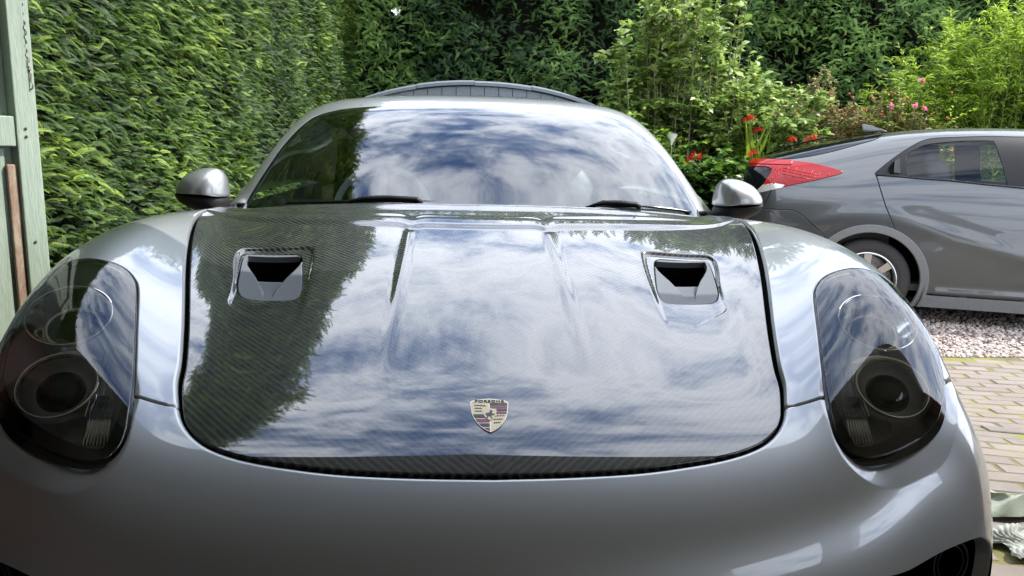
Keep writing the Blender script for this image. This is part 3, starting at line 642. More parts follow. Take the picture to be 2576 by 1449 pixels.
# --- door mirrors
def pillow(outline, y0, depth, c, name, mat, parent, sgn, n=14, p=2.2, back=.02):
    O = catmull(outline, True, 6); O = O*[sgn, 1]; c = np.array(c)*[sgn, 1]; m_ = len(O); V = []; 
    for i in range(n+1):
        r_ = math.sin(math.pi/2*i/n); yy = y0-depth*(1-r_**p)**(1/p)
        for q in c+(O-c)*r_: V.append((q[0], yy, q[1]))
    for q in O: V.append((c[0]+(q[0]-c[0])*.97, y0+back, c[1]+(q[1]-c[1])*.97))
    for q in O: V.append((c[0]+(q[0]-c[0])*.8, y0+back+.025, c[1]+(q[1]-c[1])*.8))
    F = [(i*m_+j, i*m_+(j+1) % m_, (i+1)*m_+(j+1) % m_, (i+1)*m_+j) for i in range(n+2) for j in range(m_)]
    F += [tuple((n+2)*m_+j for j in range(m_))]
    b = MB(); b.add(V, F); o_ = b.build(name, mat, parent, True); return o_
for sgn in (-1, 1):
    full = [(.981, .900), (.974, .932), (.945, .962), (.903, .981), (.863, .985), (.838, .976), (.823, .95), (.815, .910), (.817, .872), (.842, .858), (.90, .858), (.955, .872)]
    full = [(a, b_) for a, b_ in full]
    # silver cap: part above the dividing line; black shell: below
    top = [(.980, .905), (.973, .932), (.945, .962), (.903, .981), (.863, .985), (.838, .976), (.823, .95), (.817, .915), (.819, .893), (.845, .896), (.91, .898), (.955, .902)]
    low = [(.982, .903), (.91, .896), (.845, .894), (.822, .888), (.816, .860), (.828, .838), (.888, .838), (.935, .852), (.975, .876)]
    mo = pillow(low, 1.69, .085, (.88, .888), 'door_mirror', M_BLACK, car, sgn)
    pillow(top, 1.69, .10, (.88, .905), 'mirror_cap', M_SILVER, mo, sgn)
    b = MB(); b.tube([(sgn*.862, 1.67, .868), (sgn*.845, 1.69, .852), (sgn*.815, 1.72, .846), (sgn*.76, 1.74, .85)], [.024, .024, .022, .02], 12, flat=.6); b.build('mirror_arm', M_BLACK, mo, True)
    b = MB(); b.add([(sgn*x_, 1.738, z_) for x_, z_ in [(.84, .88), (.96, .89), (.95, .955), (.87, .97), (.84, .94)]], [(0, 1, 2, 3, 4)]); b.build('mirror_glass', M_CHROME, mo)
# --- wheels
def wheel(name, parent, c, ax, R_, wdt, rr, spokes=10):
    M_ = frame(np.array(c), ax, (0, 0, 1) if abs(ax[2]) < .5 else (1, 0, 0)); b = MB()
    b.lathe([(rr, -wdt/2+.01), (rr+.03, -wdt/2), (R_-.03, -wdt/2), (R_-.008, -wdt/2+.02), (R_, -wdt/2+.05), (R_, wdt/2-.05), (R_-.008, wdt/2-.02), (R_-.03, wdt/2), (rr+.03, wdt/2), (rr, wdt/2-.01)], M_, 72)
    for k in range(60):   # tread blocks
        a = 2*math.pi*k/60
        for z_ in (-.035, 0, .035):
            T_ = M_ @ np.array([[math.cos(a), -math.sin(a), 0, 0], [math.sin(a), math.cos(a), 0, 0], [0, 0, 1, 0], [0, 0, 0, 1.]]); b.box((R_-.004, -.010, z_-.014), (R_+.003, .010, z_+.014), T_)
    o_ = thing_part(name, parent, c); b.build('tyre', M_RUBBER, o_, False)
    b = MB(); b.lathe([(rr+.004, wdt/2-.012), (rr-.006, wdt/2-.006), (rr-.014, wdt/2-.02), (rr-.02, -wdt/2+.01)], M_, 64)
    for k in range(spokes):
        a = 2*math.pi*k/spokes; T_ = M_ @ np.array([[math.cos(a), -math.sin(a), 0, 0], [math.sin(a), math.cos(a), 0, 0], [0, 0, 1, 0], [0, 0, 0, 1.]])
        z0 = wdt/2-.035; b.add(np.array([(.04, -.016, z0), (.04, .016, z0), (rr-.012, .028, z0+.015), (rr-.012, -.028, z0+.015), (.04, -.014, z0-.03), (.04, .014, z0-.03), (rr-.012, .02, z0-.02), (rr-.012, -.02, z0-.02)]) @ T_[:3, :3].T+T_[:3, 3], [(0, 3, 2, 1), (4, 5, 6, 7), (0, 1, 5, 4), (1, 2, 6, 5), (2, 3, 7, 6), (3, 0, 4, 7)])
    b.lathe([(.0001, wdt/2-.01), (.03, wdt/2-.012), (.06, wdt/2-.03), (.065, wdt/2-.07)], M_, 32)
    b.build('rim', M_ALLOY, o_, False); b = MB(); b.lathe([(.0001, wdt/2-.09), (rr-.03, wdt/2-.09), (rr-.03, wdt/2-.12)], M_, 48); b.build('brake_disc', M_DARKMET, o_, True)
    return o_
def thing_part(name, parent, c):
    o_ = bpy.data.objects.new(name, None); COL.objects.link(o_); o_.parent = parent
    o_.matrix_parent_inverse = WORLD(parent).inverted(); o_.location = c
    return o_

for c_, ax_ in (((-.80, .93, .34), (-1., 0, 0)), ((.80, .93, .34), (1., 0, 0)), ((-.79, 3.41, .345), (-1., 0, 0)), ((.79, 3.41, .345), (1., 0, 0))):
    wheel('wheel', car, c_, ax_, c_[2], .25, .255)
# dark liners inside the wheel arches and floor pan
for sgn in (-1, 1):
    for cy, cz, rr_ in ((.93, .335, .385), (3.41, .345, .395)):
        b = MB(); pr = [(cy+rr_*math.cos(a), cz+rr_*math.sin(a)) for a in np.linspace(-.4, math.pi+.4, 20)]
        b.add([(sgn*x_, y_, z_) for x_ in (.62, .885) for y_, z_ in pr], [(i, i+1, 21+i-1, 20+i-0) if False else (i, i+1, 20+i+1, 20+i) for i in range(19)])
        b.add([(sgn*.62, y_, z_) for y_, z_ in pr], [tuple(range(20))]); b.build('arch_liner', M_VOID, car)
b = MB()
b.box((-.78, .35, .14), (.78, 4.1, .16)); b.build('underbody', M_VOID, car)
# --- crest on the bonnet
pc, nc = near_surf(0, .281); pf, _ = near_surf(0, .236); pb_, _ = near_surf(0, .326)
yd = pb_-pf; L_ = np.linalg.norm(yd); yd /= L_; Mc = np.eye(4); Mc[:3, 0] = (1, 0, 0); Mc[:3, 1] = yd; Mc[:3, 2] = np.cross((1, 0, 0), yd); Mc[:3, 3] = (pf+pb_)/2+np.cross((1, 0, 0), yd)*.0012
HW, HL = .031, .047
def shield(s_=1., top=1.):
    half = [(0, -1), (.28, -.86), (.55, -.62), (.78, -.32), (.92, .0), (.98, .35), (1.0, .80*top), (.55, .93*top), (0, 1.*top)]
    hs = catmull(half, False, 5)*s_; hs[0, 0] = hs[-1, 0] = 0
    P_ = np.concatenate([hs, (hs*[-1, 1])[::-1][1:-1]]); return P_*[HW, HL]
def plate(mb, P2, z0, z1):
    P2 = np.asarray(P2); n_ = len(P2); V = np.concatenate([np.c_[P2, np.full(n_, z0)], np.c_[P2, np.full(n_, z1)]]) @ Mc[:3, :3].T+Mc[:3, 3]
    mb.add(V, [tuple(range(n_, 2*n_))]+[(i, (i+1) % n_, n_+(i+1) % n_, n_+i) for i in range(n_)])
def emat(n, c, metal=.0, r=.3): return Mat(n, c, r, metal, .25, .01, 1.35, .3).m
E_GOLD = emat('crest_gold', (.62, .50, .30), .35); E_RED = emat('crest_red', (.36, .035, .05)); E_BLK = emat('crest_black', (.012, .012, .014)); E_SIL = emat('crest_pale_edge', (.70, .62, .48), .6)
b = MB(); plate(b, shield(), -.0015, .0008); crest = b.build('crest', E_SIL, hood); crest['label'] = 'small enamel shield crest with a horse on the bonnet'
def clipx(P2, f):   # keep points where f>0 (Sutherland-Hodgman on a convex-ish polygon)
    out_ = []
    for i in range(len(P2)):
        a, c = P2[i], P2[(i+1) % len(P2)]; fa, fc = f(a), f(c)
        if fa > 0: out_.append(a)
        if fa*fc < 0: out_.append(a+(c-a)*fa/(fa-fc))
    return out_
S1 = [np.array(p_) for p_ in shield(.955)]
def field(x0, x1, y0, y1):
    P2 = S1
    for f in (lambda p_: p_[0]-x0, lambda p_: x1-p_[0], lambda p_: p_[1]-y0, lambda p_: y1-p_[1]): P2 = clipx(P2, f) if len(P2) else P2
    return P2
g = MB(); rd = MB(); bk = MB()
def fadd(mb, *a):
    P2 = field(*a)
    if len(P2) > 2: plate(mb, P2, .0008, .0012)
yt = .70*HL; ym = .02*HL
fadd(g, -HW, -.0008, ym, yt); fadd(g, .0008, HW, -HL, ym); fadd(g, -HW, HW, yt+.0006, HL*1.1)
for q, (x0, x1, ya, yb) in enumerate(((.0008, HW, ym, yt), (-HW, -.0008, -HL, ym))):
    n_ = 4; cols = (bk, rd, bk, rd)
    for i in range(n_):
        a1 = yb-(yb-ya)*(i+.06)/n_; a0 = yb-(yb-ya)*(i+.86)/n_; fadd(cols[i], x0, x1, a0, a1)
b = MB(); plate(b, shield(.36)+[0, .0005], .0012, .0018); b.build
g2 = b
for sx, cy0 in ((-1, .50), (-1, .33), (-1, .16), (1, -.12), (1, -.32), (1, -.52)):   # antlers
    y0_ = cy0*HL; xs = np.linspace(.18, .80 if sx < 0 else .78-max(0, -cy0-.1)*.6, 12)*HW*sx
    pts = [(x_, y0_+.0018*math.sin((abs(x_)/HW-.1)*3)) for x_ in xs]
    if sx < 0 and cy0 < .4: pts = [p_ for p_ in pts if abs(p_[0]) > .38*HW]
    P3 = [Mc[:3, :3] @ np.array([px_, py_, .0014])+Mc[:3, 3] for px_, py_ in pts]; bk.tube(P3, .0005, 5)
    for k in range(1, len(pts)-1, 3):
        px_, py_ = pts[k]; P3 = [Mc[:3, :3] @ np.array([px_, py_, .0014])+Mc[:3, 3], Mc[:3, :3] @ np.array([px_+.0012*sx, py_+.0028, .0014])+Mc[:3, 3]]; bk.tube(P3, .0005, 5)
horse = np.array([(-.20, -.26), (-.14, -.12), (-.24, -.02), (-.2, .08), (-.06, .10), (.02, .16), (.0, .24), (.08, .28), (.16, .20), (.12, .14), (.13, .02), (.22, .06), (.26, .0), (.16, -.08), (.10, -.06), (.08, -.18), (.14, -.27), (.07, -.28), (.0, -.14), (-.07, -.13), (-.13, -.27)])*[HW*1.0, HL*.9]
plate(bk, horse, .0018, .0021)
g.build('gold_field', E_GOLD, hood); g2.build('centre_shield', E_GOLD, hood); rd.build('red_stripes', E_RED, hood); bk.build('black_stripes', E_BLK, hood)
for nm in ('gold_field', 'centre_shield', 'red_stripes', 'black_stripes'):
    o_ = bpy.data.objects[nm]; o_.parent = crest if False else hood
fc = bpy.data.curves.new('lettering', 'FONT'); fc.body = 'PORSCHE'; fc.size = .0105; fc.align_x = 'CENTER'; fc.extrude = .0003; fc.space_character = 1.12; fc.offset = .00018
ft = bpy.data.objects.new('text', fc); COL.objects.link(ft); bpy.context.view_layer.update(); lm = bpy.data.meshes.new_from_object(ft.evaluated_get(bpy.context.evaluated_depsgraph_get())); bpy.data.objects.remove(ft); fo = bpy.data.objects.new('lettering', lm); COL.objects.link(fo); lm.materials.clear(); lm.materials.append(E_BLK); fo.parent = hood
Mt = Mc.copy(); Mt[:3, 3] = Mc[:3, 3]+Mc[:3, 1]*(yt+.0022)+Mc[:3, 2]*.0016; fo.matrix_basis = Matrix(Mt.tolist()); fo.scale = (1.0, .85, 1)
# ------------------------------------------------------------------ hatchback behind
def hw(s_, w_, z_): return HO+np.asarray(s_)[..., None]*HE+np.asarray(w_)[..., None]*HN+np.asarray(z_)[..., None]*np.array([0, 0, 1.])
hb = thing('hatchback', 'warm grey hatchback parked side-on on gravel, red tail lamp, black window frames', 'car')
HL_ = surf(HNET, 620, 561); HP = HO+HL_[..., 0:1]*HE+HL_[..., 1:2]*HN+HL_[..., 2:3]*np.array([0, 0, 1.])
hs_, hw_, hz_ = HL_[..., 0], HL_[..., 1], HL_[..., 2]; ha_ = np.abs(hw_)
DLO = catmull([(-.005, 1.118), (.012, 1.140), (.10, 1.220), (.21, 1.305), (.35, 1.382), (.539, 1.402), (.76, 1.412), (.955, 1.412), (1.3, 1.410), (1.75, 1.37), (2.05, 1.24), (2.28, 1.06), (2.22, .99), (1.6, 1.005), (1.1, 1.028), (.733, 1.068), (.262, 1.090), (.02, 1.104)], True, 6)
GL1 = catmull([(.212, 1.258), (.28, 1.31), (.35, 1.345), (.539, 1.371), (.70, 1.380), (.782, 1.378), (.806, 1.350), (.872, 1.085), (.878, 1.056), (.85, 1.050), (.53, 1.062), (.25, 1.088), (.222, 1.10), (.213, 1.14)], True, 5)
GL2 = catmull([(1.02, 1.375), (1.3, 1.375), (1.68, 1.34), (1.98, 1.20), (2.12, 1.07), (2.1, 1.03), (1.6, 1.04), (1.12, 1.055), (1.08, 1.07), (1.02, 1.30)], True, 5)
TL = catmull([(-.90, 1.155), (-.88, 1.185), (-.783, 1.199), (-.66, 1.197), (-.488, 1.187), (-.34, 1.157), (-.24, 1.128), (-.236, 1.115), (-.286, 1.094), (-.42, 1.055), (-.568, 1.018), (-.75, .968), (-.838, .940), (-.852, .948), (-.813, .990), (-.745, 1.110), (-.752, 1.132), (-.797, 1.145), (-.90, 1.142)], True, 5)
WL = [(-.852, .948), (-.838, .940), (-.75, .966), (-.66, .990), (-.64, 1.01), (-.72, 1.02), (-.80, 1.005)]
RG = catmull([(.055, 1.440), (.062, 1.425), (.05, 1.400), (.0, 1.372), (-.10, 1.338), (-.345, 1.262), (-.574, 1.214), (-.80, 1.20), (-.92, 1.19), (-.94, 1.24), (-.6, 1.36), (-.3, 1.43), (.0, 1.52), (.04, 1.50)], True, 5)
HG = catmull([(-.752, 1.128), (-.745, 1.108), (-.812, .985), (-.84, .955), (-.90, .95), (-.95, 1.0), (-.96, 1.14), (-.90, 1.140), (-.80, 1.143)], True, 5)
dS = (DLO, GL1, GL2, TL)
sD, s1, s2, sT = [sdf(hs_, hz_, q) for q in dS]
sRG = sdf(hs_, hz_, RG); sHG = sdf(hs_, hz_, HG)
sRG = np.where(hs_ < .08, np.maximum(sRG, np.where(ha_ < .45, .05, -1)), -1.)*1.
sRGc = np.where((hz_ > 1.19), sRG, -.06)
# shoulder swelling over the wheel and a crease falling through the rear door
dd = .007*np.exp(-((hz_-.80+.10*np.clip(hs_, -1, 0)**2*4-(-.28*np.clip(hs_-.1, 0, 1.2)))/.06)**2)*smooth01((hs_+.75)/.4)*(1-smooth01((hs_-.9)/.8))*(ha_ > .7)
dd = dd-.003*np.exp(-((hz_-.42)/.13)**2)*smooth01((hs_-.38)/.3)*(1-smooth01((hs_-1.9)/.3))*(ha_ > .7)
dd = dd+.012*np.exp(-((hz_-.26)/.03)**2)*smooth01((hs_-.42)/.05)*(1-smooth01((hs_-2.1)/.2))*(ha_ > .7)
PN0 = normals_of(HP); PN0 = PN0 if (PN0[300, 280, 2] > 0) else -PN0
HB = HP+PN0*dd[..., None]; HNn = normals_of(HB); HNn = HNn if (HNn*PN0).sum() > 0 else -HNn
archH = np.hypot(hs_, (hz_-.315))-.372; archH2 = np.hypot(hs_-2.6, (hz_-.315))-.372
archs = np.where(ha_ > .6, np.minimum(archH, archH2), 1.)
rdoor = np.array([(.0, 1.12), (.036, 1.005), (.08, .88), (.135, .757), (.182, .655), (.30, .545), (.37, .43), (.405, .33), (.415, .24), (1.06, .235), (1.075, .40), (1.08, 1.0), (1.0, 1.05)])
frontdoor = np.array([(1.085, 1.05), (1.087, .60), (1.07, .235), (2.12, .235), (2.2, .55), (2.3, 1.0)])
sDoor = sdf(hs_, hz_, rdoor); sFD = sdf(hs_, hz_, frontdoor); g_ = .0105
near = np.where(hw_ > 0, 1., -1.)
sill = np.where((ha_ > .6) & (hs_ > .40) & (hs_ < 2.2), np.maximum(hz_-.232, -1), 1.)
bump_line = np.array([(-.74, .965), (-.775, .868), (-.80, .83), (-.815, .822), (-.58, .822), (-.545, .812), (-.49, .780), (-.34, .653), (-.30, .60), (-.38, .3), (-.38, .0), (-1.2, 0), (-1.2, .965)])
sBp = sdf(hs_, hz_, bump_line); sBp = np.where(ha_ < .5, np.where((hs_ < 0) & (hz_ < .80), .05, sBp), sBp)
bodyphi = np.minimum.reduce([-sD-.002, -sT-.002, -np.where(hs_ < .1, sRGc, -1)-.002, archs-.002, -sDoor-g_/2, -sFD-g_/2, -sBp-g_/2, np.where(ha_ > .5, -sHG-.002, 1)])
bodyphi = np.where((hs_ > 2.1) & (hz_ > .98) & (ha_ < .72) & (hs_ < 2.75), -1, bodyphi)
bodyphi = np.minimum(bodyphi, sill)
panel('bodyshell', HB, HNn, bodyphi, M_HATCH, hb, r=.003, depth=.015)
for sgn in (1, -1):
    sd_ = np.where(hw_*sgn > 0, 1., -1.)*.05
    rd_ = panel('rear_door', HB, HNn, np.minimum.reduce([sDoor-g_/2, -sD-.002, sd_, archs-.002]), M_HATCH, hb, r=.003, depth=.015)
    fd_ = panel('front_door', HB, HNn, np.minimum.reduce([sFD-g_/2, -sD-.002, sd_]), M_HATCH, hb, r=.003, depth=.015)
    panel('window_frame', HP-PN0*.004, PN0, np.minimum.reduce([sD-.001, -s1-.001, -s2-.001, sd_]), M_BLACK, rd_, r=.002, depth=.01)
    panel('rear_window', HP-PN0*.008, PN0, np.minimum.reduce([s1, sd_]), M_SGLASS, rd_, flange=False)
    panel('front_window', HP-PN0*.008, PN0, np.minimum.reduce([s2, sd_]), M_SGLASS, fd_, flange=False)
    panel('sill_cover', HP+PN0*.004, PN0, np.minimum.reduce([.226-hz_, hz_-.10, hs_-.36, 2.2-hs_, sd_, archs-.002]), simple('sill_grey%s' % ('' if sgn > 0 else '_far'), (.15, .153, .155), .45), hb, r=.004, depth=.02)
    for c_ in (0, 2.6):
        ring = np.hypot(hs_-c_, hz_-.315)
        panel('arch_trim', HP+PN0*.010, PN0, np.minimum.reduce([ring-.372, .420-ring, hz_-.10, sd_, np.where(hs_-c_ < 0, hz_-.30, 1)]), M_HTRIM, hb, r=.006, depth=.03)
    tl = panel('tail_lamp', HP+PN0*.006, PN0, np.minimum.reduce([sT-.002, sd_, ha_-.50, -sdf(hs_, hz_, WL)-.001]), M_RED, hb, r=.004, depth=.01)
    panel('reversing_lamp', HP+PN0*.006, PN0, np.minimum.reduce([sdf(hs_, hz_, WL)-.001, sd_, ha_-.50]), M_WHITEL, tl, r=.003, depth=.01)
    # inner lamp texture: rows of round bulbs and ribs
    b = MB()
    for i in range(3):
        for j in range(11):
            s0 = -.735+.030*i+j*.0; z0 = 1.145-.013*j
            s0 = -.735+.030*i-.055*(1.145-z0)/.14*0.9; k = np.argmin((hs_-s0)**2+(hz_-z0)**2+(hw_*sgn < 0)); kk = np.unravel_index(k, hs_.shape)
            if sT[kk] < .010: continue
            b.lathe([(.0001, .0052), (.004, .0045), (.0058, .001), (.0062, -.002)], frame(HP[kk]+PN0[kk]*.009, PN0[kk]), 10)
    for i in range(6):
        s0 = -.62+.058*i; q = []
        for t in np.linspace(0, 1, 6):
            a_, c_ = s0-.02*t, 1.150-.010*i-(.085-.010*i)*t; kk = np.unravel_index(np.argmin((hs_-a_)**2+(hz_-c_)**2+(hw_*sgn < 0)), hs_.shape); q.append(HP[kk]+PN0[kk]*.009) if sT[kk] > .007 else None
        if len(q) > 1: b.tube(q, .0026, 6)
    for (z0, z1) in ((1.165, 1.105), (1.145, 1.08), (1.12, 1.06)):
        q = []
        for t in np.linspace(0, 1, 8):
            a_ = -.66+.36*t; c_ = z0-.03+(z1-z0)*t; kk = np.unravel_index(np.argmin((hs_-a_)**2+(hz_-c_)**2+(hw_*sgn < 0)), hs_.shape); q.append(HP[kk]+PN0[kk]*.009) if sT[kk] > .007 else None
        if len(q) > 1: b.tube(q, .0022, 6)
    b.build('lamp_reflector', M_REDL, tl, True)
panel('rear_bumper', HP+PN0*.002, PN0, np.minimum.reduce([sBp-g_/2, archs-.002, -sT-.002]), M_HATCH, hb, r=.003, depth=.015)
panel('rear_screen', HP+PN0*.002, PN0, np.minimum(sRGc-.003, .05), M_TINT, hb, r=.003, depth=.01)
panel('lower_screen', HP+PN0*.001, PN0, np.minimum.reduce([sHG-.002, ha_-.1]), M_TINT, hb, r=.002, depth=.01)
panel('spoiler_lamp', HP+PN0*.012, PN0, np.minimum.reduce([.017-np.abs(hz_-1.178), -.60-hs_, .72-ha_]), M_RED, hb, r=.003, depth=.02)
ws_ = np.where((hs_ > 2.08) & (hz_ > .95) & (ha_ < .74) & (hs_ < 2.78), 1, -1)
panel('windscreen', HP, PN0, ws_*.05, M_SGLASS, hb, flange=False)
# door handle recess in the quarter frame, fuel line, belt trim
def onside(a_, c_, off): kk = np.unravel_index(np.argmin((hs_-a_)**2+(hz_-c_)**2+(hw_ < 0)), hs_.shape); return HP[kk]+PN0[kk]*off, PN0[kk]
hdo = MB()
hq = [(.085, 1.135), (.088, 1.165), (.115, 1.205), (.15, 1.225), (.15, 1.125), (.10, 1.122)]
V = [onside(a_, c_, .001)[0] for a_, c_ in hq]; hdo.add(V, [tuple(range(len(V)))]); hdo.build('handle_recess', M_VOID, rd_)
hdo = MB(); V = [onside(a_, c_, .006)[0] for a_, c_ in [(.125, 1.13), (.125, 1.21), (.165, 1.235), (.168, 1.125)]]; V += [v-HN*.012 for v in V]; hdo.add(V, [(0, 1, 2, 3), (0, 4, 5, 1), (1, 5, 6, 2), (2, 6, 7, 3), (3, 7, 4, 0)]); hdo.build('door_handle', M_GLOSSBLACK, rd_)
b = MB(); b.tube([onside(a_, c_, .003)[0] for a_, c_ in ((.0, 1.108), (.15, 1.101), (.30, 1.090), (.5, 1.078), (.73, 1.064), (.95, 1.046), (1.08, 1.036))], .006, 6); b.build('belt_trim', M_BLACK, rd_, True)
# antenna fin and rear wiper
b = MB(); pf_ = [(-.03, 1.452), (-.045, 1.522), (-.02, 1.524), (.04, 1.510), (.10, 1.488), (.16, 1.462)]
V = [hw(np.array(a_), np.array(o_*(.022 if c_ < 1.5 else .006)), np.array(c_-.012)) for o_ in (-1, 1) for a_, c_ in pf_]; n_ = len(pf_); b.add(V, [tuple(range(n_)), tuple(range(2*n_-1, n_-1, -1))]+[(i, n_+i, n_+(i+1) % n_, (i+1) % n_) for i in range(n_)]); b.build('aerial_fin', M_HATCH, hb, True, .006)
b = MB(); b.tube([hw(np.array(a_), np.array(w_), np.array(c_)) for a_, w_, c_ in ((-.80, .02, 1.235), (-.68, .10, 1.29), (-.45, .25, 1.365), (-.30, .36, 1.40))], [.012, .010, .008, .005], 6, flat=.6)
b.tube([hw(np.array(a_), np.array(w_), np.array(c_)) for a_, w_, c_ in ((-.62, .20, 1.31), (-.45, .29, 1.36), (-.25, .40, 1.41))], .006, 6); b.build('rear_wiper', M_BLACK, hb, True)
# cabin of the hatchback
def Mh(): m = np.eye(4); m[:3, 0] = HE; m[:3, 1] = HN; m[:3, 2] = (0, 0, 1); m[:3, 3] = HO; return m
for s0, w0 in ((.52, .36), (.52, -.36), (1.36, .36), (1.36, -.36)):
    b = MB(); cushion(b, (0, 0, 0), (.10, .25, .36), 0, 4); V = b.v[0]; c_, s__ = math.cos(.22), math.sin(.22)
    V2 = np.stack([V[:, 0]*c_-V[:, 2]*s__, V[:, 1], V[:, 0]*s__+V[:, 2]*c_], 1)+[s0, w0, .88]; b.v[0] = V2 @ Mh()[:3, :3].T+HO
    st = b.build('seat', M_SEAT2, hb, True)
    b = MB(); cushion(b, (0, 0, 0), (.055, .135, .105), 0, 5); V2 = b.v[0]+[s0-.10, w0, 1.245]; b.v[0] = V2 @ Mh()[:3, :3].T+HO; b.build('headrest', M_SEAT2, st, True)
b = MB(); b.box((-.55, -.78, .25), (2.5, .78, .30), Mh()); b.box((2.1, -.72, .3), (2.35, .72, .98), Mh()); b.box((-.40, -.70, .3), (.15, .70, .95), Mh()); b.build('cabin_floor', M_CABIN, hb)
for s0 in (0, 2.6):
    for sg in (1, -1):
        b = MB(); pr = [(s0+.40*math.cos(a), .315+.40*math.sin(a)) for a in np.linspace(-.5, math.pi+.5, 20)]
        V = [hw(np.array(a_), np.array(sg*w_), np.array(c_)) for w_ in (.58, .868) for a_, c_ in pr]; b.add(V, [(i, i+1, 20+i+1, 20+i) for i in range(19)]); b.add(V[:20], [tuple(range(20))]); b.build('arch_liner', M_VOID, hb)
for s0 in (0, 2.6):
    for sg in (1, -1):
        wheel('wheel', hb, tuple(hw(np.array(s0), np.array(sg*.745), np.array(.312))), tuple(HN*sg), .312, .20, .215, 7)
b = MB(); b.box((-.6, -.80, .13), (3.2, .80, .20), Mh()); b.build('underbody', M_VOID, hb)

# ------------------------------------------------------------------ ground
def gz(x, y):
    x = np.asarray(x, float); y = np.asarray(y, float)
    return -.165*smooth01((x-1.0)/1.5)*smooth01((y-.9)/2.4)-.165*smooth01((y-4.6)/1.2)*(1-smooth01((x-1.0)/1.5))*1.0
def sheet(name, x0, x1, y0, y1, n, m, mat, dz=0., rough=0.):
    xs = np.linspace(x0, x1, n); ys = np.linspace(y0, y1, m); XX, YY = np.meshgrid(xs, ys, indexing='ij'); ZZ = gz(XX, YY)+dz
    idx = np.arange(n*m).reshape(n, m); q = np.stack([idx[:-1, :-1], idx[1:, :-1], idx[1:, 1:], idx[:-1, 1:]], -1).reshape(-1, 4)
    return tag(mesh_np(name, np.stack([XX, YY, ZZ], -1).reshape(-1, 3), [q], mat), kind='structure')
gnd = Mat('soil', (.10, .075, .05), .9); f = gnd.noise(6, 8, .7); gnd.base(gnd.ramp(f, [(.3, (.05, .037, .025)), (.7, (.13, .10, .07))])); gnd.bump(f, .5, .03)
sheet('ground', -150, 150, -60, 240, 100, 100, gnd.m, -.012-.33)
sheet('garden_soil', -3.2, 9.5, 3.2, 10.5, 60, 60, gnd.m, -.010)
# block paving: real blocks, laid in a stretcher pattern running away at an angle
pav = Mat('block_paving', (.2, .15, .13), .85)
gm = pav.n('ShaderNodeAttribute'); gm.attribute_name = 'var'
c1 = pav.ramp(gm.outputs['Fac'], [(0, (.115, .098, .082)), (.35, (.155, .125, .10)), (.6, (.145, .13, .112)), (.85, (.175, .15, .12)), (1, (.115, .105, .10))])
sp_ = pav.noise(230, 3, .8); st_ = pav.noise(3.2, 6, .7)
c2 = pav.mix(pav.math('MULTIPLY', sp_, .55), c1, (.33, .27, .24)); c2 = pav.mix(pav.ramp(st_, [(.45, (0,)*3), (.75, (.55,)*3)]), c2, (.085, .075, .06)); pav.base(c2)
pav.bump(sp_, .6, .003)
joint = Mat('mossy_joints', (.07, .075, .02), .95); jf = joint.noise(2.2, 6, .7); jj = joint.noise(40, 5, .7)
joint.base(joint.mix(joint.ramp(jf, [(.40, (0,)*3), (.56, (1,)*3)]), (.085, .07, .05), (.17, .165, .035))); joint.bump(jj, .8, .01)
sheet('driveway', -1.6, 6.5, -6, 3.62, 160, 190, joint.m, .0015)
V_, F_, A_ = [], [], []; bw, bl, gp = .100, .200, .013; ang = math.radians(-13); ca, sa = math.cos(ang), math.sin(ang); n_ = 0
prof_ = [(0., -.02), (0., -.006), (.004, -.002)]
for r in range(-40, 60):
    for k in range(-30, 45):
        u0 = k*bl+(r % 2)*bl/2; v0 = r*bw
        cx_, cy_ = u0*ca-v0*sa+1.6, u0*sa+v0*ca+.8
        if not (-1.4 < cx_ < 5.8 and -1.2 < cy_ < 3.55) or (cx_ < .95 and abs(cx_) < .9 and cy_ > .3): continue
        dz = rng.normal(0, .0016); tx, ty = rng.normal(0, .008, 2); V = []
        for ins, z_ in prof_:
            for sx, sy in ((-1, -1), (1, -1), (1, 1), (-1, 1)):
                a_ = sx*(bl/2-gp/2-ins); b_ = sy*(bw/2-gp/2-ins); x_, y_ = cx_+a_*ca-b_*sa, cy_+a_*sa+b_*ca
                V.append((x_, y_, float(0)+z_+.006+dz+tx*a_+ty*b_))
        V_ += V; A_ += [rng.random()]*12
        for i in range(2): F_ += [(n_+4*i+j, n_+4*i+(j+1) % 4, n_+4*i+4+(j+1) % 4, n_+4*i+4+j) for j in range(4)]
        F_.append((n_+8, n_+9, n_+10, n_+11)); n_ += 12
V_ = np.array(V_); V_[:, 2] += gz(V_[:, 0], V_[:, 1])
tag(mesh_np('block_paving', V_, [np.array(F_)], pav.m, smooth=False, attrs={'var': A_}), kind='structure')
# gravel: a bed with real stones
gb = Mat('gravel_bed', (.2, .15, .13), .9); gb.base(gb.ramp(gb.noise(90, 5, .7), [(.3, (.06, .045, .04)), (.7, (.22, .17, .15))]))
sheet('gravel_bed', -2.2, 9, 3.6, 7.0, 60, 30, gb.m, .000)
ico = bmesh.new(); bmesh.ops.create_icosphere(ico, subdivisions=1, radius=1); IV = np.array([v.co[:] for v in ico.verts]); IF = np.array([[v.index for v in f.verts] for f in ico.faces]); ico.free()
NG_ = 26000; px_ = 1.6+5.2*rng.random(NG_); py_ = 3.60+2.3*rng.random(NG_)**1.3
sz = rng.uniform(.006, .014, NG_)*(1+.4*rng.random(NG_)); sc_ = sz[:, None]*rng.uniform(.55, 1.3, (NG_, 3))*[1, 1, .7]
def rotz(a): c, s_ = np.cos(a), np.sin(a); R = np.zeros((len(a), 3, 3)); R[:, 0, 0] = c; R[:, 0, 1] = -s_; R[:, 1, 0] = s_; R[:, 1, 1] = c; R[:, 2, 2] = 1; return R
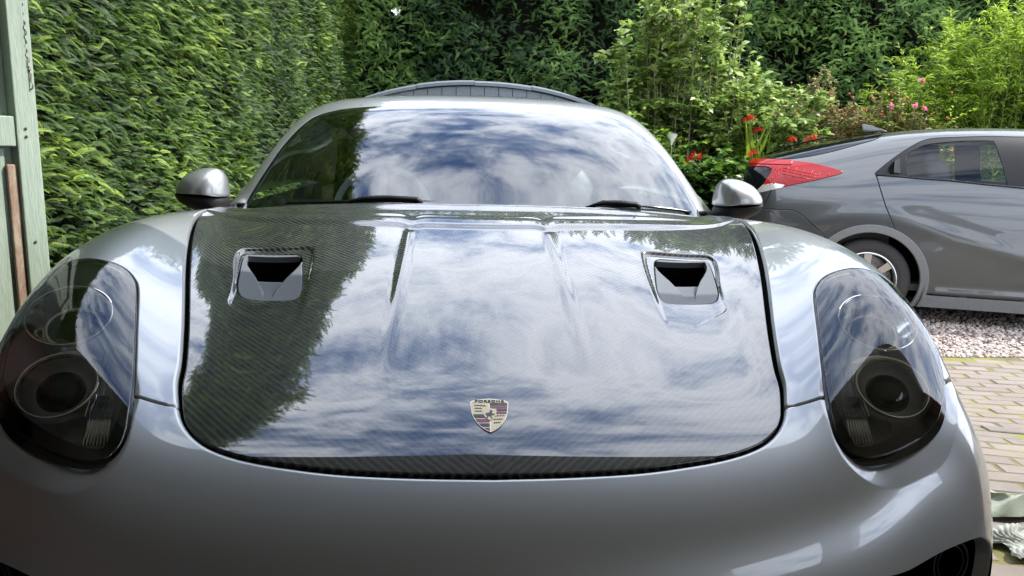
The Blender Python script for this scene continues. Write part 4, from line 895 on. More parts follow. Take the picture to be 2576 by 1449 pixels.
def rotx(a): c, s_ = np.cos(a), np.sin(a); R = np.zeros((len(a), 3, 3)); R[:, 1, 1] = c; R[:, 1, 2] = -s_; R[:, 2, 1] = s_; R[:, 2, 2] = c; R[:, 0, 0] = 1; return R
R_ = rotz(rng.random(NG_)*6.28) @ rotx(rng.normal(0, .5, NG_))
GV = np.einsum('nij,vnj->nvi', R_, IV[:, None, :]*sc_[None])+np.stack([px_, py_, gz(px_, py_)+sz*.4], 1)[:, None, :]
GV += rng.normal(0, .0008, GV.shape)
gs = Mat('gravel_stones', (.4, .3, .27), .8); ga = gs.n('ShaderNodeAttribute'); ga.attribute_name = 'var'
gs.base(gs.ramp(ga.outputs['Fac'], [(0, (.12, .095, .085)), (.25, (.38, .27, .22)), (.5, (.46, .39, .34)), (.75, (.27, .25, .23)), (1, (.60, .55, .48))]))
tag(mesh_np('gravel', GV.reshape(-1, 3), [(IF[None]+(np.arange(NG_)*len(IV))[:, None, None]).reshape(-1, 3)], gs.m, attrs={'var': np.repeat(rng.random(NG_), len(IV))}), 'pinkish pea gravel strip between the paving and the parked hatchback', 'gravel', kind='stuff')
# ------------------------------------------------------------------ garage the picture is taken from
garage = thing('garage', 'brick garage with an open doorway in front of the coupe nose', 'garage')
brk = Mat('red_brick', (.2, .09, .06), .85); bt = brk.n('ShaderNodeTexBrick'); brk.l(brk.coords(), bt.inputs['Vector'])
mpb = brk.n('ShaderNodeMapping'); brk.l(brk.coords(), mpb.inputs[0]); mpb.inputs['Rotation'].default_value = (math.pi/2, 0, 0); brk.l(mpb.outputs[0], bt.inputs['Vector'])
bt.inputs['Scale'].default_value = 1; bt.inputs['Brick Width'].default_value = .225; bt.inputs['Row Height'].default_value = .075; bt.inputs['Mortar Size'].default_value = .008
bt.inputs['Color1'].default_value = (.19, .075, .05, 1); bt.inputs['Color2'].default_value = (.26, .11, .07, 1); bt.inputs['Mortar'].default_value = (.30, .27, .23, 1); brk.base(bt.outputs['Color'])
M_ROOFD = simple('roof_boards', (.7, .69, .66), .8); M_PLASTER = simple('pale_plaster', (.75, .75, .74), .85)
GW = 1.48
b = MB(); b.box((-2.9, -6.0, 0), (-2.75, .76, 2.35)); b.build('wall', brk.m, garage); b = MB()
for ya, yb in ((-6., -4.6), (-2.7, -2.3), (-.3, .76)): b.box((2.75, ya, 0), (2.9, yb, 2.35))
for ya, yb in ((-4.6, -2.7), (-2.3, -.3)): b.box((2.75, ya, 0), (2.9, yb, .95)); b.box((2.75, ya, 2.2), (2.9, yb, 2.35))  # unseen openings added to let light and bright streaks onto the bumper
b.build('wall', M_PLASTER, garage); b = MB(); b.box((-2.75, -6.15, 0), (2.75, -6.0, 2.35)); b.build('wall', M_PLASTER, garage)
b = MB(); b.box((-2.75, .54, 0), (-GW, .76, 2.35)); b.build('door_pier', brk.m, garage); b = MB(); b.box((2.45, .54, 0), (2.75, .76, 2.35)); b.build('door_pier', brk.m, garage)
b = MB(); b.box((-2.75, .53, 2.16), (2.75, .77, 2.36)); b.build('lintel', M_GREENP0 := simple('grey_green_painted_wood', (.22, .27, .22), .6, bumpn=.2, scale=30), garage)
b = MB(); b.add([(-3.0, .86, 2.37), (3.0, .86, 2.37), (0, 1.16, 2.85), (-3.0, -6.2, 2.37), (3.0, -6.2, 2.37), (0, -6.2, 2.85), (0, 1.16, 2.37)], [(0, 6, 2), (6, 1, 2), (5, 4, 3), (0, 2, 5, 3), (2, 1, 4, 5), (0, 3, 4, 1, 6)]); b.build('roof', M_ROOFD, garage)
b = MB(); b.box((-2.75, -6, -.03), (2.75, .75, -.0005)); b.build('floor', simple('concrete_floor', (.34, .33, .31), .8), garage)
# ------------------------------------------------------------------ garage door leaf at the left
wood = Mat('weathered_green_paint', (.30, .38, .31), .62); wc = wood.coords()
wg = wood.noise(5, 8, .7, wc, .3, (14, 14, .9)); fl_ = wood.noise(9, 6, .75, wc, .2, (3, 3, 1)); fine = wood.noise(60, 4, .6, wc, 0, (4, 4, .5))
cA = wood.mix(wg, (.23, .31, .24), (.42, .49, .41)); cB = wood.mix(wood.ramp(fine, [(.3, (0,)*3), (.8, (.5,)*3)]), cA, (.17, .22, .17))
wood.base(wood.mix(wood.ramp(fl_, [(.66, (0,)*3), (.72, (.8,)*3)]), cB, (.27, .21, .15))); wood.bump(wood.math('ADD', fine, wg), .4, .004)
bare = Mat('bare_flaking_wood', (.3, .2, .14), .85); bn = bare.noise(14, 8, .75, None, .4, (2, 2, .7)); bare.base(bare.ramp(bn, [(.3, (.16, .085, .05)), (.5, (.30, .21, .15)), (.62, (.40, .33, .25)), (.75, (.20, .10, .06))])); bare.bump(bn, .8, .006)
leaf = thing('garage_door', 'weathered pale green wooden garage door leaf standing open at the left edge', 'door', (-1.19, 1.2, 0))
eA = np.array([-.51, -.86, 0]); eA /= np.linalg.norm(eA); nA = np.array([-eA[1], eA[0], 0]); nA = nA if nA[0] > 0 else -nA; nA = np.array([.86, -.51, 0])
DM = np.eye(4); DM[:3, 0] = eA; DM[:3, 1] = nA; DM[:3, 2] = (0, 0, 1); DM[:3, 3] = (-1.175, 1.2, 0)
b = MB(); b.box((.0, -.022, .04), (.50, -.0, 2.02), DM); b.build('board_panel', wood.m, leaf, False)
def plank(name, lo, hi, m=wood.m, bev=.003):
    b = MB(); b.box(lo, hi, DM); return b.build(name, m, leaf, False, bev)
plank('stile', (-.004, .001, .03), (.052, .034, 2.03))
plank('rail', (.053, .001, 1.045), (.50, .030, 1.12)); plank('rail', (.053, .001, .10), (.50, .030, .22)); plank('rail', (.053, .001, 1.80), (.50, .030, 1.93))
b = MB()
for k, x_ in enumerate(np.arange(.075, .45, .105)): b.box((x_, .0015, 1.125), (x_+.1, .012, 1.795), DM); b.box((x_, .0015, .225), (x_+.1, .012, 1.04), DM)
b.build('tongue_boards', wood.m, leaf, False, .003)
plank('worn_strip', (.053, .013, .225), (.078, .024, 1.0), bare.m)
b = MB(); b.add(np.array([(.07, .013, .23), (.13, .013, .23), (.50, .013, 1.04), (.44, .013, 1.04), (.07, .036, .23), (.13, .036, .23), (.50, .036, 1.04), (.44, .036, 1.04)]) @ DM[:3, :3].T+DM[:3, 3], [(0, 3, 2, 1), (4, 5, 6, 7), (0, 1, 5, 4), (1, 2, 6, 5), (2, 3, 7, 6), (3, 0, 4, 7)]); b.build('brace', wood.m, leaf, False)
prop = MB(); prop.box((-.045, -.07, .0), (-.010, -.02, .83), DM); prop.box((.0, -.06, .83), (.05, -.03, .84), DM)
plank('edge_batten', (-.028, -.05, .03), (-.005, -.004, .98)); 
b = MB()
for (u_, z_) in ((.03, 1.07), (.03, 1.09), (.10, 1.06), (.10, 1.10), (.03, .30), (.03, .8)):
    p_ = DM[:3, :3] @ np.array([u_, .036 if u_ < .05 else .032, z_])+DM[:3, 3]; b.lathe([(.0001, .0015), (.003, .001), (.004, 0)], frame(p_, nA), 8)
b.build('screws', simple('rust', (.10, .045, .02), .8), leaf, True)
M_STEEL = simple('rusty_chain_steel', (.22, .19, .16), .45, .8, scale=80, var=.5)
chain = thing('chain', 'thin rusty chain ending in a hook, hanging beside the green door', 'chain', (-1.155, 1.19, 1.45))
b = MB(); z_ = 1.62; k = 0
while z_ > 1.235:
    M_ = frame(np.array([-1.158+.0015*math.sin(k*.8)+(1.6-z_)*.02, 1.175, z_]), (1, 0, 0) if k % 2 else (.3, 1, 0), (0, 0, 1)); b.torus(.0068, .0013, M_, 12, 6, .6); z_ -= .0112; k += 1
b.build('links', M_STEEL, chain, True)
b = MB(); a_ = np.linspace(math.pi*.5, math.pi*2.35, 16); b.tube([(-1.150+.007*math.cos(t), 1.175, 1.200+.012*math.sin(t)) for t in a_]+[(-1.145, 1.175, 1.225), (-1.15, 1.175, 1.238)], .0016, 6); b.build('hook', M_STEEL, chain, True)

# ------------------------------------------------------------------ garden wall with an arched top
slate = Mat('blue_grey_slate', (.10, .115, .13), .5); sn_ = slate.noise(18, 6, .7); slate.base(slate.mix(sn_, (.11, .13, .145), (.20, .23, .255))); slate.bump(sn_, .3, .01)
M_MORT = simple('dark_joint', (.035, .037, .04), .9)
wall = thing('garden_wall', 'blue-grey capped wall with an arched top behind the coupe roof', 'wall', (.1, 7.2, 0))
def arc(x): return 1.735-.105*((x-.12)/1.0)**2-.028*np.abs((x-.12))**3
xsw = np.arange(-2.3, 1.75, .1455)
zlow = lambda x: max(float(arc(x)), 1.28)
b = MB(); 
for x_ in np.arange(-2.4, 1.95, .1):
    z0, z1 = zlow(x_)-.05, zlow(x_+.1)-.05; b.add([(x_, 7.22, -.3), (x_+.1, 7.22, -.3), (x_+.1, 7.22, z1), (x_, 7.22, z0), (x_, 7.42, -.3), (x_+.1, 7.42, -.3), (x_+.1, 7.42, z1), (x_, 7.42, z0)], [(0, 1, 2, 3), (4, 7, 6, 5), (3, 2, 6, 7)])
b.build('wall_body', M_MORT, wall)
for i, x_ in enumerate(xsw):
    b = MB(); g_ = .004; z0, z1 = zlow(x_+g_)-.038, zlow(x_+.1455-g_)-.038; q = rng.normal(0, .0015)
    for (a0, a1) in ((0, .13), (.136, .30)):
        b.add([(x_+g_, 7.205+q, z0-a1), (x_+.1455-g_, 7.205+q, z1-a1), (x_+.1455-g_, 7.205+q, z1-a0), (x_+g_, 7.205+q, z0-a0), (x_+g_, 7.221, z0-a1), (x_+.1455-g_, 7.221, z1-a1), (x_+.1455-g_, 7.221, z1-a0), (x_+g_, 7.221, z0-a0)], [(0, 1, 2, 3), (0, 3, 7, 4), (1, 5, 6, 2), (3, 2, 6, 7)])
    b.build('facing_tile', slate.m, wall, False)
for i, (xa, xb) in enumerate(((-2.3, -1.7), (-1.7, -1.11), (-1.11, -.52), (-.52, .07), (.07, .66), (.66, 1.25), (1.25, 1.62))):
    b = MB(); st = .006*(i % 2)+.003; V = []; n_ = 9
    for x_ in np.linspace(xa+.002, xb-.002, n_):
        z_ = zlow(x_)+st; V += [(x_, 7.18-st, z_-.034), (x_, 7.18-st, z_-.004), (x_, 7.30, z_+.022), (x_, 7.45, z_-.004), (x_, 7.45, z_-.034)]
    b.add(V, [(5*k+j, 5*k+j+1, 5*k+6+j, 5*k+5+j) for k in range(n_-1) for j in range(4)]+[(0, 1, 2, 3, 4), tuple(5*(n_-1)+j for j in (4, 3, 2, 1, 0))]); b.build('coping', slate.m, wall)

# ------------------------------------------------------------------ foliage
def leafmat(name, stops, rough=.5, trans=.25, spec=.35):
    m = Mat(name, (.05, .1, .02), rough, spec=spec); a = m.n('ShaderNodeAttribute'); a.attribute_name = 'var'
    c = m.ramp(a.outputs['Fac'], stops); m.base(c)
    t = m.n('ShaderNodeBsdfTranslucent'); hs = m.n('ShaderNodeHueSaturation'); hs.inputs['Value'].default_value = 1.5; m.l(c, hs.inputs['Color']); m.l(hs.outputs[0], t.inputs[0])
    mx = m.n('ShaderNodeMixShader'); mx.inputs[0].default_value = trans; o_ = [n for n in m.nt.nodes if n.type == 'OUTPUT_MATERIAL'][0]
    m.l(m.b.outputs[0], mx.inputs[1]); m.l(t.outputs[0], mx.inputs[2]); m.l(mx.outputs[0], o_.inputs[0]); return m.m
def frond(nb=10, L=1., w_=.018, ang=.62, droop=.55, blen=.34, sub=True):
    """flat cypress spray along +x, in the xy plane, drooping in z; returns V, quads"""
    V, F = [], []
    def blade(p, d, l, w0):
        p = np.array(p); d = np.array(d)/np.linalg.norm(d); s_ = np.array([-d[1], d[0], 0]); k = len(V)
        V.extend([p-s_*w0*.35, p+d*l*.5-s_*w0+[0, 0, .02*l], p+d*l, p+d*l*.5+s_*w0+[0, 0, .02*l]]); F.append((k, k+1, k+2, k+3))
    z = lambda t: .22*t-droop*t*t
    for i in range(3):
        t0, t1 = i/3, (i+1)/3; blade((t0*L, 0, z(t0)), (L/3, 0, z(t1)-z(t0)), L/3*1.15, w_*.7)
    for i in range(nb):
        t = .12+.83*i/nb; l = blen*(1-.55*t)*(1 if i % 2 else .9)
        for s_ in (-1, 1):
            p = (t*L, 0, z(t)); d = np.array([math.cos(ang), s_*math.sin(ang), -.25-.5*t]); blade(p, d, l, w_)
            if sub and l > .18: q = np.array(p)+d/np.linalg.norm(d)*l*.45; blade(q, d+[.7, -s_*.1, -.05], l*.55, w_*.8)
    return np.array(V, float), np.array(F)
def scatter(name, proto, pos, ax, up, scale, var, mat, parent=None, jit=0.):
    """instances of proto oriented: local x -> ax, local z -> up, as one mesh"""
    PV, PF = proto; n = len(pos); ax = ax/np.linalg.norm(ax, axis=1)[:, None]; y = np.cross(up, ax); y /= np.linalg.norm(y, axis=1)[:, None]+1e-9; z = np.cross(ax, y)
    R = np.stack([ax, y, z], 2)
    V = np.einsum('nij,vj->nvi', R, PV)*scale[:, None, None]+pos[:, None, :]
    return mesh_np(name, V.reshape(-1, 3), [(PF[None]+(np.arange(n)*len(PV))[:, None, None]).reshape(-1, PF.shape[1])], mat, parent, attrs={'var': np.repeat(var, len(PV))})
def vnoise(P, s, seed=0):
    """cheap smooth value noise"""
    r = np.random.default_rng(seed); T = r.random((32, 32, 32)); q = P*s+100; i = np.floor(q).astype(int); f = q-i; f = f*f*(3-2*f); o_ = 0
    for a in (0, 1):
        for b_ in (0, 1):
            for c in (0, 1):
                o_ = o_+T[(i[:, 0]+a) % 32, (i[:, 1]+b_) % 32, (i[:, 2]+c) % 32]*np.where(a, f[:, 0], 1-f[:, 0])*np.where(b_, f[:, 1], 1-f[:, 1])*np.where(c, f[:, 2], 1-f[:, 2])
    return o_
M_CYP = leafmat('cypress_green', [(0, (.012, .030, .006)), (.35, (.038, .088, .012)), (.7, (.11, .195, .024)), (1, (.28, .38, .05))], .55, .25)
M_CYP2 = leafmat('dark_cypress_green', [(0, (.022, .055, .02)), (.4, (.075, .155, .035)), (.75, (.17, .29, .06)), (1, (.28, .42, .10))], .55, .22)
M_INNER = simple('hedge_shade_black', (.008, .009, .005), .95, scale=20, var=.5, spec=.1)  # near-black colour stands for the shade deep inside the hedges
FR = frond()
# clipped hedge on the left
hedge = thing('clipped_hedge', 'tall clipped green cypress hedge running away on the left side', 'hedge', (-2, 5, 0))
HTOP = 4.7
def ht(y): return 6.0-.09*np.asarray(y)
def hx(y): return -2.05+.062*(y-1.0)
n_ = 125000; yy = .1+10.2*rng.random(n_)**.85; zz_ = ht(yy)*rng.random(n_); base = np.stack([hx(yy), yy, zz_], 1)
bul = .10*(vnoise(base, 1.3, 3)-.5)+.07*(vnoise(base, 4., 4)-.5); base[:, 0] += bul-.06+rng.normal(0, .025, n_)
sw = vnoise(base, 1.0, 8)-.5
ax = np.stack([rng.uniform(.25, .85, n_), .62+.9*sw+rng.normal(0, .38, n_), .02+rng.normal(0, .30, n_)], 1); up = np.stack([rng.uniform(.1, .9, n_), rng.normal(-.15, .4, n_), rng.uniform(.4, 1.1, n_)], 1)
scl = rng.uniform(.05, .105, n_); var = np.clip(.08+.85*rng.random(n_)**2.0+.45*(vnoise(base, 2.2, 5)-.5)+.3*(vnoise(base, 7., 6)-.5), 0, 1)
ntop = 20000; yt_ = .1+10.2*rng.random(ntop); dx = -1.1*rng.random(ntop); tb = np.stack([hx(yt_)+dx, yt_, ht(yt_)+.16*np.abs(rng.normal(0, 1, ntop))+.7*(vnoise(np.stack([yt_, dx, dx*0], 1), 2.5, 9)-.5)], 1)
axt = np.stack([rng.normal(.15, .4, ntop), rng.normal(0, .4, ntop), rng.uniform(.5, 1.3, ntop)], 1); upt = np.stack([rng.normal(0, 1, ntop), rng.normal(0, 1, ntop), rng.normal(.2, .3, ntop)], 1)
scatter('foliage', frond(nb=8, w_=.030, blen=.36, sub=False), np.concatenate([base, tb]), np.concatenate([ax, axt]), np.concatenate([up, upt]), np.concatenate([scl, rng.uniform(.08, .22, ntop)]), np.concatenate([var, rng.random(ntop)]), M_CYP, hedge)
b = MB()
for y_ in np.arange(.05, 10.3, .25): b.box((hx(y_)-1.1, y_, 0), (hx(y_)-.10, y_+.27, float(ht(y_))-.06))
b.build('shade_backing', M_INNER, hedge)  # dark boxes behind the sprays, shade between them put in as colour
# tall conifer hedge across the back
back = thing('conifer_hedge', 'tall unclipped dark conifer hedge across the back of the garden', 'hedge', (2, 9.8, 0))
BT = 5.2; n_ = 68000; xb = -3.2+14.5*rng.random(n_); zb = BT*rng.random(n_)**.9; q = np.stack([xb, xb*0, zb], 1)
dep_ = .75*(vnoise(q, .9, 11)-.5)+.45*(vnoise(q, 2.4, 12)-.5)
pb_ = np.stack([xb, 9.75-dep_+rng.normal(0, .07, n_)+.0*xb, zb], 1)
gapm = np.exp(-((xb+1.0)/.22)**2-((zb-3.0)/.38)**2); keep = rng.random(n_) > gapm*.5; keep &= ~((vnoise(q, 2.4, 12) < .26) & (rng.random(n_) < .7))
pb_ = pb_[keep]; m_ = len(pb_)
axb = np.stack([rng.normal(0, .7, m_)+.3*(vnoise(pb_, 1.2, 14)-.5), -rng.uniform(.2, .8, m_), .15+rng.normal(0, .5, m_)], 1); upb = np.stack([rng.normal(0, .5, m_), -rng.uniform(.1, 1.1, m_), rng.uniform(.3, 1.1, m_)], 1)
vb = np.clip(.15+.7*rng.random(m_)**1.6+.9*(vnoise(pb_, 2.4, 12)-.5)+.3*(vnoise(pb_, .9, 11)-.5), 0, 1)
nt_ = 3000; xt = -3.2+14.5*rng.random(nt_); tb = np.stack([xt, 9.8+1.0*rng.random(nt_), BT+.8*(vnoise(np.stack([xt, xt*0, xt*0], 1), 1.1, 21)-.5)+rng.normal(0, .12, nt_)], 1)
scatter('foliage', frond(nb=8, w_=.032, blen=.36, sub=False), np.concatenate([pb_, tb]), np.concatenate([axb, np.stack([rng.normal(0, .4, nt_), rng.normal(0, .4, nt_), rng.uniform(.5, 1.2, nt_)], 1)]), np.concatenate([upb, rng.normal(0, 1, (nt_, 3))]), np.concatenate([rng.uniform(.085, .165, m_), rng.uniform(.2, .45, nt_)]), np.concatenate([vb, rng.random(nt_)*.8]), M_CYP2, back)
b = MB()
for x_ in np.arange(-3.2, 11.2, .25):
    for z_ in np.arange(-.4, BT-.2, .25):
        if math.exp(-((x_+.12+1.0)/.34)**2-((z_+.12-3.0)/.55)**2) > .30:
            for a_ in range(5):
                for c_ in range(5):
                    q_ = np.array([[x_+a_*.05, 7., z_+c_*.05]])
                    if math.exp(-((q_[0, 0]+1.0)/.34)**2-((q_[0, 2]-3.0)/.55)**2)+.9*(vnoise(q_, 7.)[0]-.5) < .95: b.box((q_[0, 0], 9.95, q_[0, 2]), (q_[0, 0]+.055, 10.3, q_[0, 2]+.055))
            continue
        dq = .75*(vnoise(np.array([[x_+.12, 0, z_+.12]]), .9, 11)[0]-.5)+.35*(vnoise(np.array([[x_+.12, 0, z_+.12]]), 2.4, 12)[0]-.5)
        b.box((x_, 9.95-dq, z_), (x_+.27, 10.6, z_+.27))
b.build('shade_backing', M_INNER, back)  # plain dark boxes fill the hedge depth as painted shade
bark = simple('dark_bark', (.045, .035, .028), .9, bumpn=.6, scale=25)
tr = thing('conifer_tree', 'dark conifer with a bare trunk, sky showing through a gap beside it', 'tree', (-.80, 10.9, -.33))
b = MB(); b.tube([(-.80, 10.9, -.4), (-.82, 10.92, 2.0), (-.78, 10.88, 4.0), (-.75, 10.9, 5.6)], [.15, .13, .11, .04], 10)
for k in range(22):
    z_ = 1.9+.15*k; a = rng.random()*6.28; l = rng.uniform(.5, 1.1); p = np.array([-.8, 10.9, z_]); d = np.array([math.cos(a), math.sin(a)*.7, rng.uniform(-.35, .15)]); b.tube([p, p+d*l*.5, p+d*l+[0, 0, -.1*l]], [.022, .014, .005], 5)
b.build('trunk', bark, tr, True)
n_ = 2600; a = rng.random(n_)*6.28; zc = 4.1+1.5*rng.random(n_); rr = (1.3-.5*(zc-4.2))*np.sqrt(rng.random(n_)); pt = np.stack([-.8+rr*np.cos(a), 10.9+rr*np.sin(a)*.8, zc-.15*rr], 1)
ex = 340; zc2 = 2.0+2.2*rng.random(ex); a2 = rng.random(ex)*6.28; pt2 = np.stack([-.8+.9*np.cos(a2)*rng.random(ex), 10.9+.6*np.sin(a2), zc2], 1)
pt = np.concatenate([pt, pt2]); a = np.concatenate([a, a2]); k_ = len(pt)
scatter('crown', FR, pt, np.stack([np.cos(a), np.sin(a), rng.normal(-.2, .4, k_)], 1), np.stack([rng.normal(0, .4, k_), rng.normal(0, .4, k_), np.ones(k_)], 1), rng.uniform(.2, .42, k_), rng.random(k_)*.7, M_CYP2, tr)

# ---- leafy shrubs
def leafproto(l=1., w_=.36, fold=.12, curl=.18, n=3):
    V = [(0, 0, 0)]; F = []
    ts = [.3, .65, 1.0]; ws__ = [w_, w_*.92, 0.0]
    V = [(0, 0, 0), (.28*l, -w_*.8/1, fold*.9), (.28*l, 0, 0), (.28*l, w_*.8, fold*.9), (.65*l, -w_*.85, fold-.3*curl), (.65*l, 0, -.35*curl), (.65*l, w_*.85, fold-.3*curl), (l, 0, -curl)]
    F = [(0, 1, 2, 2), (0, 2, 3, 3), (1, 4, 5, 2), (2, 5, 6, 3), (4, 7, 5, 5), (5, 7, 6, 6)]
    V = np.array(V, float); q = [(0, 1, 4, 5), (0, 5, 6, 3), (4, 7, 5, 5)]
    return V, np.array([(0, 1, 2), (0, 2, 3), (1, 4, 5), (1, 5, 2), (2, 5, 6), (2, 6, 3), (4, 7, 5), (5, 7, 6)])
LF_ROUND = leafproto(1., .33, .10, .25); LF_LONG = leafproto(1., .13, .04, .3); LF_SMALL = leafproto(1., .30, .08, .1); LF_STRAP = leafproto(1., .035, .02, .35)
def shrub(name, label, cat, centre, half, top, nst, per, lsize, proto, leafm, stemm, lean=.25, stemr=.008, zmin=.2, seed=1, topfun=None, ascend=.5, twig=0, base=None, group=None, spread=None):
    r = np.random.default_rng(seed); root = thing(name, label, cat, (centre[0], centre[1], base if base is not None else -.17), group)
    z0 = base if base is not None else -.17; sm = MB(); LP, LA, LU, LS, LV = [], [], [], [], []
    for s_ in range(nst):
        bx = centre[0]+r.normal(0, half[0]*.30) if spread is None else None; by = centre[1]+r.normal(0, half[1]*.3)
        tx = centre[0]+r.uniform(-1, 1)*half[0]; bx = bx if spread is None else centre[0]+(tx-centre[0])*spread+r.normal(0, .05); ty = centre[1]+r.uniform(-1, 1)*half[1]
        H = (topfun(tx) if topfun else top)*r.uniform(.72, 1.0)
        n = 9; t = np.linspace(0, 1, n); P_ = np.stack([bx+(tx-bx)*t**.8, by+(ty-by)*t**.8, z0+(H-z0)*t**.92], 1)+r.normal(0, .014, (n, 3))*t[:, None]
        sm.tube(P_, stemr*(1.05-t*.85), 5, cap=False)
        lines = [(P_, 1.)]
        for k in range(twig):
            i = r.integers(2, n-1); d = np.array([r.normal(0, 1), r.normal(0, .8)-.2, r.uniform(.1, 1.1)]); d /= np.linalg.norm(d); l = r.uniform(.18, .5)
            Q = np.stack([P_[i]+d*l*u+np.array([0, 0, -.12*l*u*u]) for u in np.linspace(0, 1, 5)]); sm.tube(Q, stemr*np.linspace(.45, .12, 5), 4, cap=False); lines.append((Q, .6))
        for Q, wgt in lines:
            m__ = int(per*wgt); u = r.uniform(.08 if wgt < 1 else .15, 1, m__); ii = np.clip((u*(len(Q)-1)).astype(int), 0, len(Q)-2); f = (u*(len(Q)-1)-ii)[:, None]
            p = Q[ii]*(1-f)+Q[ii+1]*f; tg = Q[ii+1]-Q[ii]; tg /= np.linalg.norm(tg, axis=1)[:, None]
            a = r.random(m__)*6.28; rad = np.stack([np.cos(a), np.sin(a), np.zeros(m__)], 1)
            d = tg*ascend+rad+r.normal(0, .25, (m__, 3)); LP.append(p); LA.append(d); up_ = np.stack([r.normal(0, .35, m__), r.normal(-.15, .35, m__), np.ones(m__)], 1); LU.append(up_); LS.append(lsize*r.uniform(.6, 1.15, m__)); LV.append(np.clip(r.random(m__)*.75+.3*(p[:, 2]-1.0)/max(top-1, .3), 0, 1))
    sm.build('stems', stemm, root, True)
    P_, A_, U_, S_, V__ = [np.concatenate(q) for q in (LP, LA, LU, LS, LV)]; k = P_[:, 2] > zmin
    scatter('leaves', proto, P_[k], A_[k], U_[k], S_[k], V__[k], leafm, root)
    return root
M_APPLE = leafmat('apple_leaf', [(0, (.06, .12, .025)), (.45, (.17, .27, .05)), (.8, (.31, .40, .10)), (1, (.48, .52, .26))], .42, .35, .6)
M_WILL = leafmat('bright_leaf', [(0, (.07, .13, .014)), (.5, (.20, .31, .025)), (1, (.40, .50, .07))], .5, .4)
M_BERB = leafmat('reddish_leaf', [(0, (.05, .08, .02)), (.45, (.15, .20, .05)), (.65, (.27, .25, .08)), (.82, (.32, .15, .09)), (1, (.45, .42, .24))], .5, .3)
M_LUSH = leafmat('lush_leaf', [(0, (.025, .07, .012)), (.5, (.08, .17, .018)), (1, (.24, .33, .03))], .4, .35, .5)
M_STEMP = simple('pale_stems', (.22, .18, .12), .8); M_STEMR = simple('red_brown_stems', (.17, .07, .045), .8); M_STEMG = simple('green_stems', (.10, .13, .04), .7)
def apt(x): return float(np.interp(x, [1.6, 1.8, 2.1, 2.6, 2.85, 3.1, 3.5, 3.8], [2.35, 2.7, 3.3, 3.5, 3.1, 2.4, 1.95, 1.6]))
shrub('apple_tree', 'young apple tree with pale upright shoots and rounded leaves, left of the hatchback tail', 'tree', (2.62, 7.75), (1.0, .45), 2.9, 66, 56, .105, LF_ROUND, M_APPLE, M_STEMP, stemr=.012, seed=2, topfun=apt, twig=4, spread=.75, ascend=.7)
shrub('apple_tree', 'low bushy fruit tree with dull green leaves behind the crimson flowers', 'tree', (3.15, 7.35), (.75, .35), 1.9, 40, 66, .085, LF_ROUND, M_APPLE, M_STEMP, stemr=.009, seed=12, twig=5)
def bet(x): return float(np.interp(x, [3.3, 3.8, 4.1, 4.5, 4.9, 5.5], [1.5, 2.0, 2.0, 1.75, 1.8, 1.5]))
shrub('berry_bush', 'reddish arching bush with tiny leaves and berries, above the hatchback rear glass', 'bush', (4.4, 7.9), (1.05, .5), 1.95, 110, 120, .036, LF_SMALL, M_BERB, M_STEMR, stemr=.006, seed=3, topfun=bet, twig=9, ascend=.3)
def wit(x): return float(np.interp(x, [4.4, 4.8, 5.3, 5.8, 6.4, 8], [1.75, 2.05, 2.5, 2.85, 3.15, 3.2]))
shrub('willow_shrub', 'bright yellow-green feathery shrub at the right edge behind the hatchback', 'shrub', (6.35, 8.1), (1.55, .55), 3.0, 230, 120, .085, LF_LONG, M_WILL, M_STEMG, stemr=.006, seed=4, topfun=wit, twig=3, ascend=.8)
shrub('rose_bush', 'thin green bush with a few pink blooms, in front of the feathery shrub', 'bush', (5.0, 7.6), (.65, .3), 1.72, 30, 40, .05, LF_ROUND, M_WILL, M_STEMG, stemr=.005, seed=5, twig=4)
shrub('border_plants', 'lush mixed green foliage filling the border behind the right door mirror', 'plants', (2.45, 6.75), (.65, .3), 1.05, 80, 46, .10, LF_ROUND, M_LUSH, M_STEMG, stemr=.005, seed=6, twig=2, zmin=.0)
shrub('border_plants', 'low green foliage growing in front of the arched wall end', 'plants', (1.85, 6.95), (.22, .15), 1.30, 34, 46, .085, LF_ROUND, M_LUSH, M_STEMG, stemr=.005, seed=16, twig=2, zmin=.0)
# berries and small apples belong to their bushes
def blobs(name, parent, centre, half, zr, n, r0, mat, seed):
    r = np.random.default_rng(seed); b = MB()
    for _ in range(n):
        p = np.array(centre[:2]+(0,))+np.array([r.uniform(-1, 1)*half[0], -abs(r.normal(0, half[1])), r.uniform(*zr)])
        if _ == 0: b.add(IV*r0, [tuple(f) for f in IF]); o_ = b.build(name, mat, parent, True)
        else: o_ = o_.copy(); COL.objects.link(o_)
        k_ = r.uniform(.7, 1.2); o_.location = p; o_.scale = (k_, k_, k_)
    return o_
bush = bpy.data.objects['berry_bush']; blobs('berry', bush, (4.3, 7.8), (1.0, .45), (1.1, 1.8), 90, .013, simple('berry_red', (.42, .04, .03), .35), 31)
ap = bpy.data.objects['apple_tree']; blobs('apple', ap, (2.6, 7.5), (.8, .3), (.8, 1.9), 18, .026, simple('green_apple', (.28, .34, .06), .4), 32)
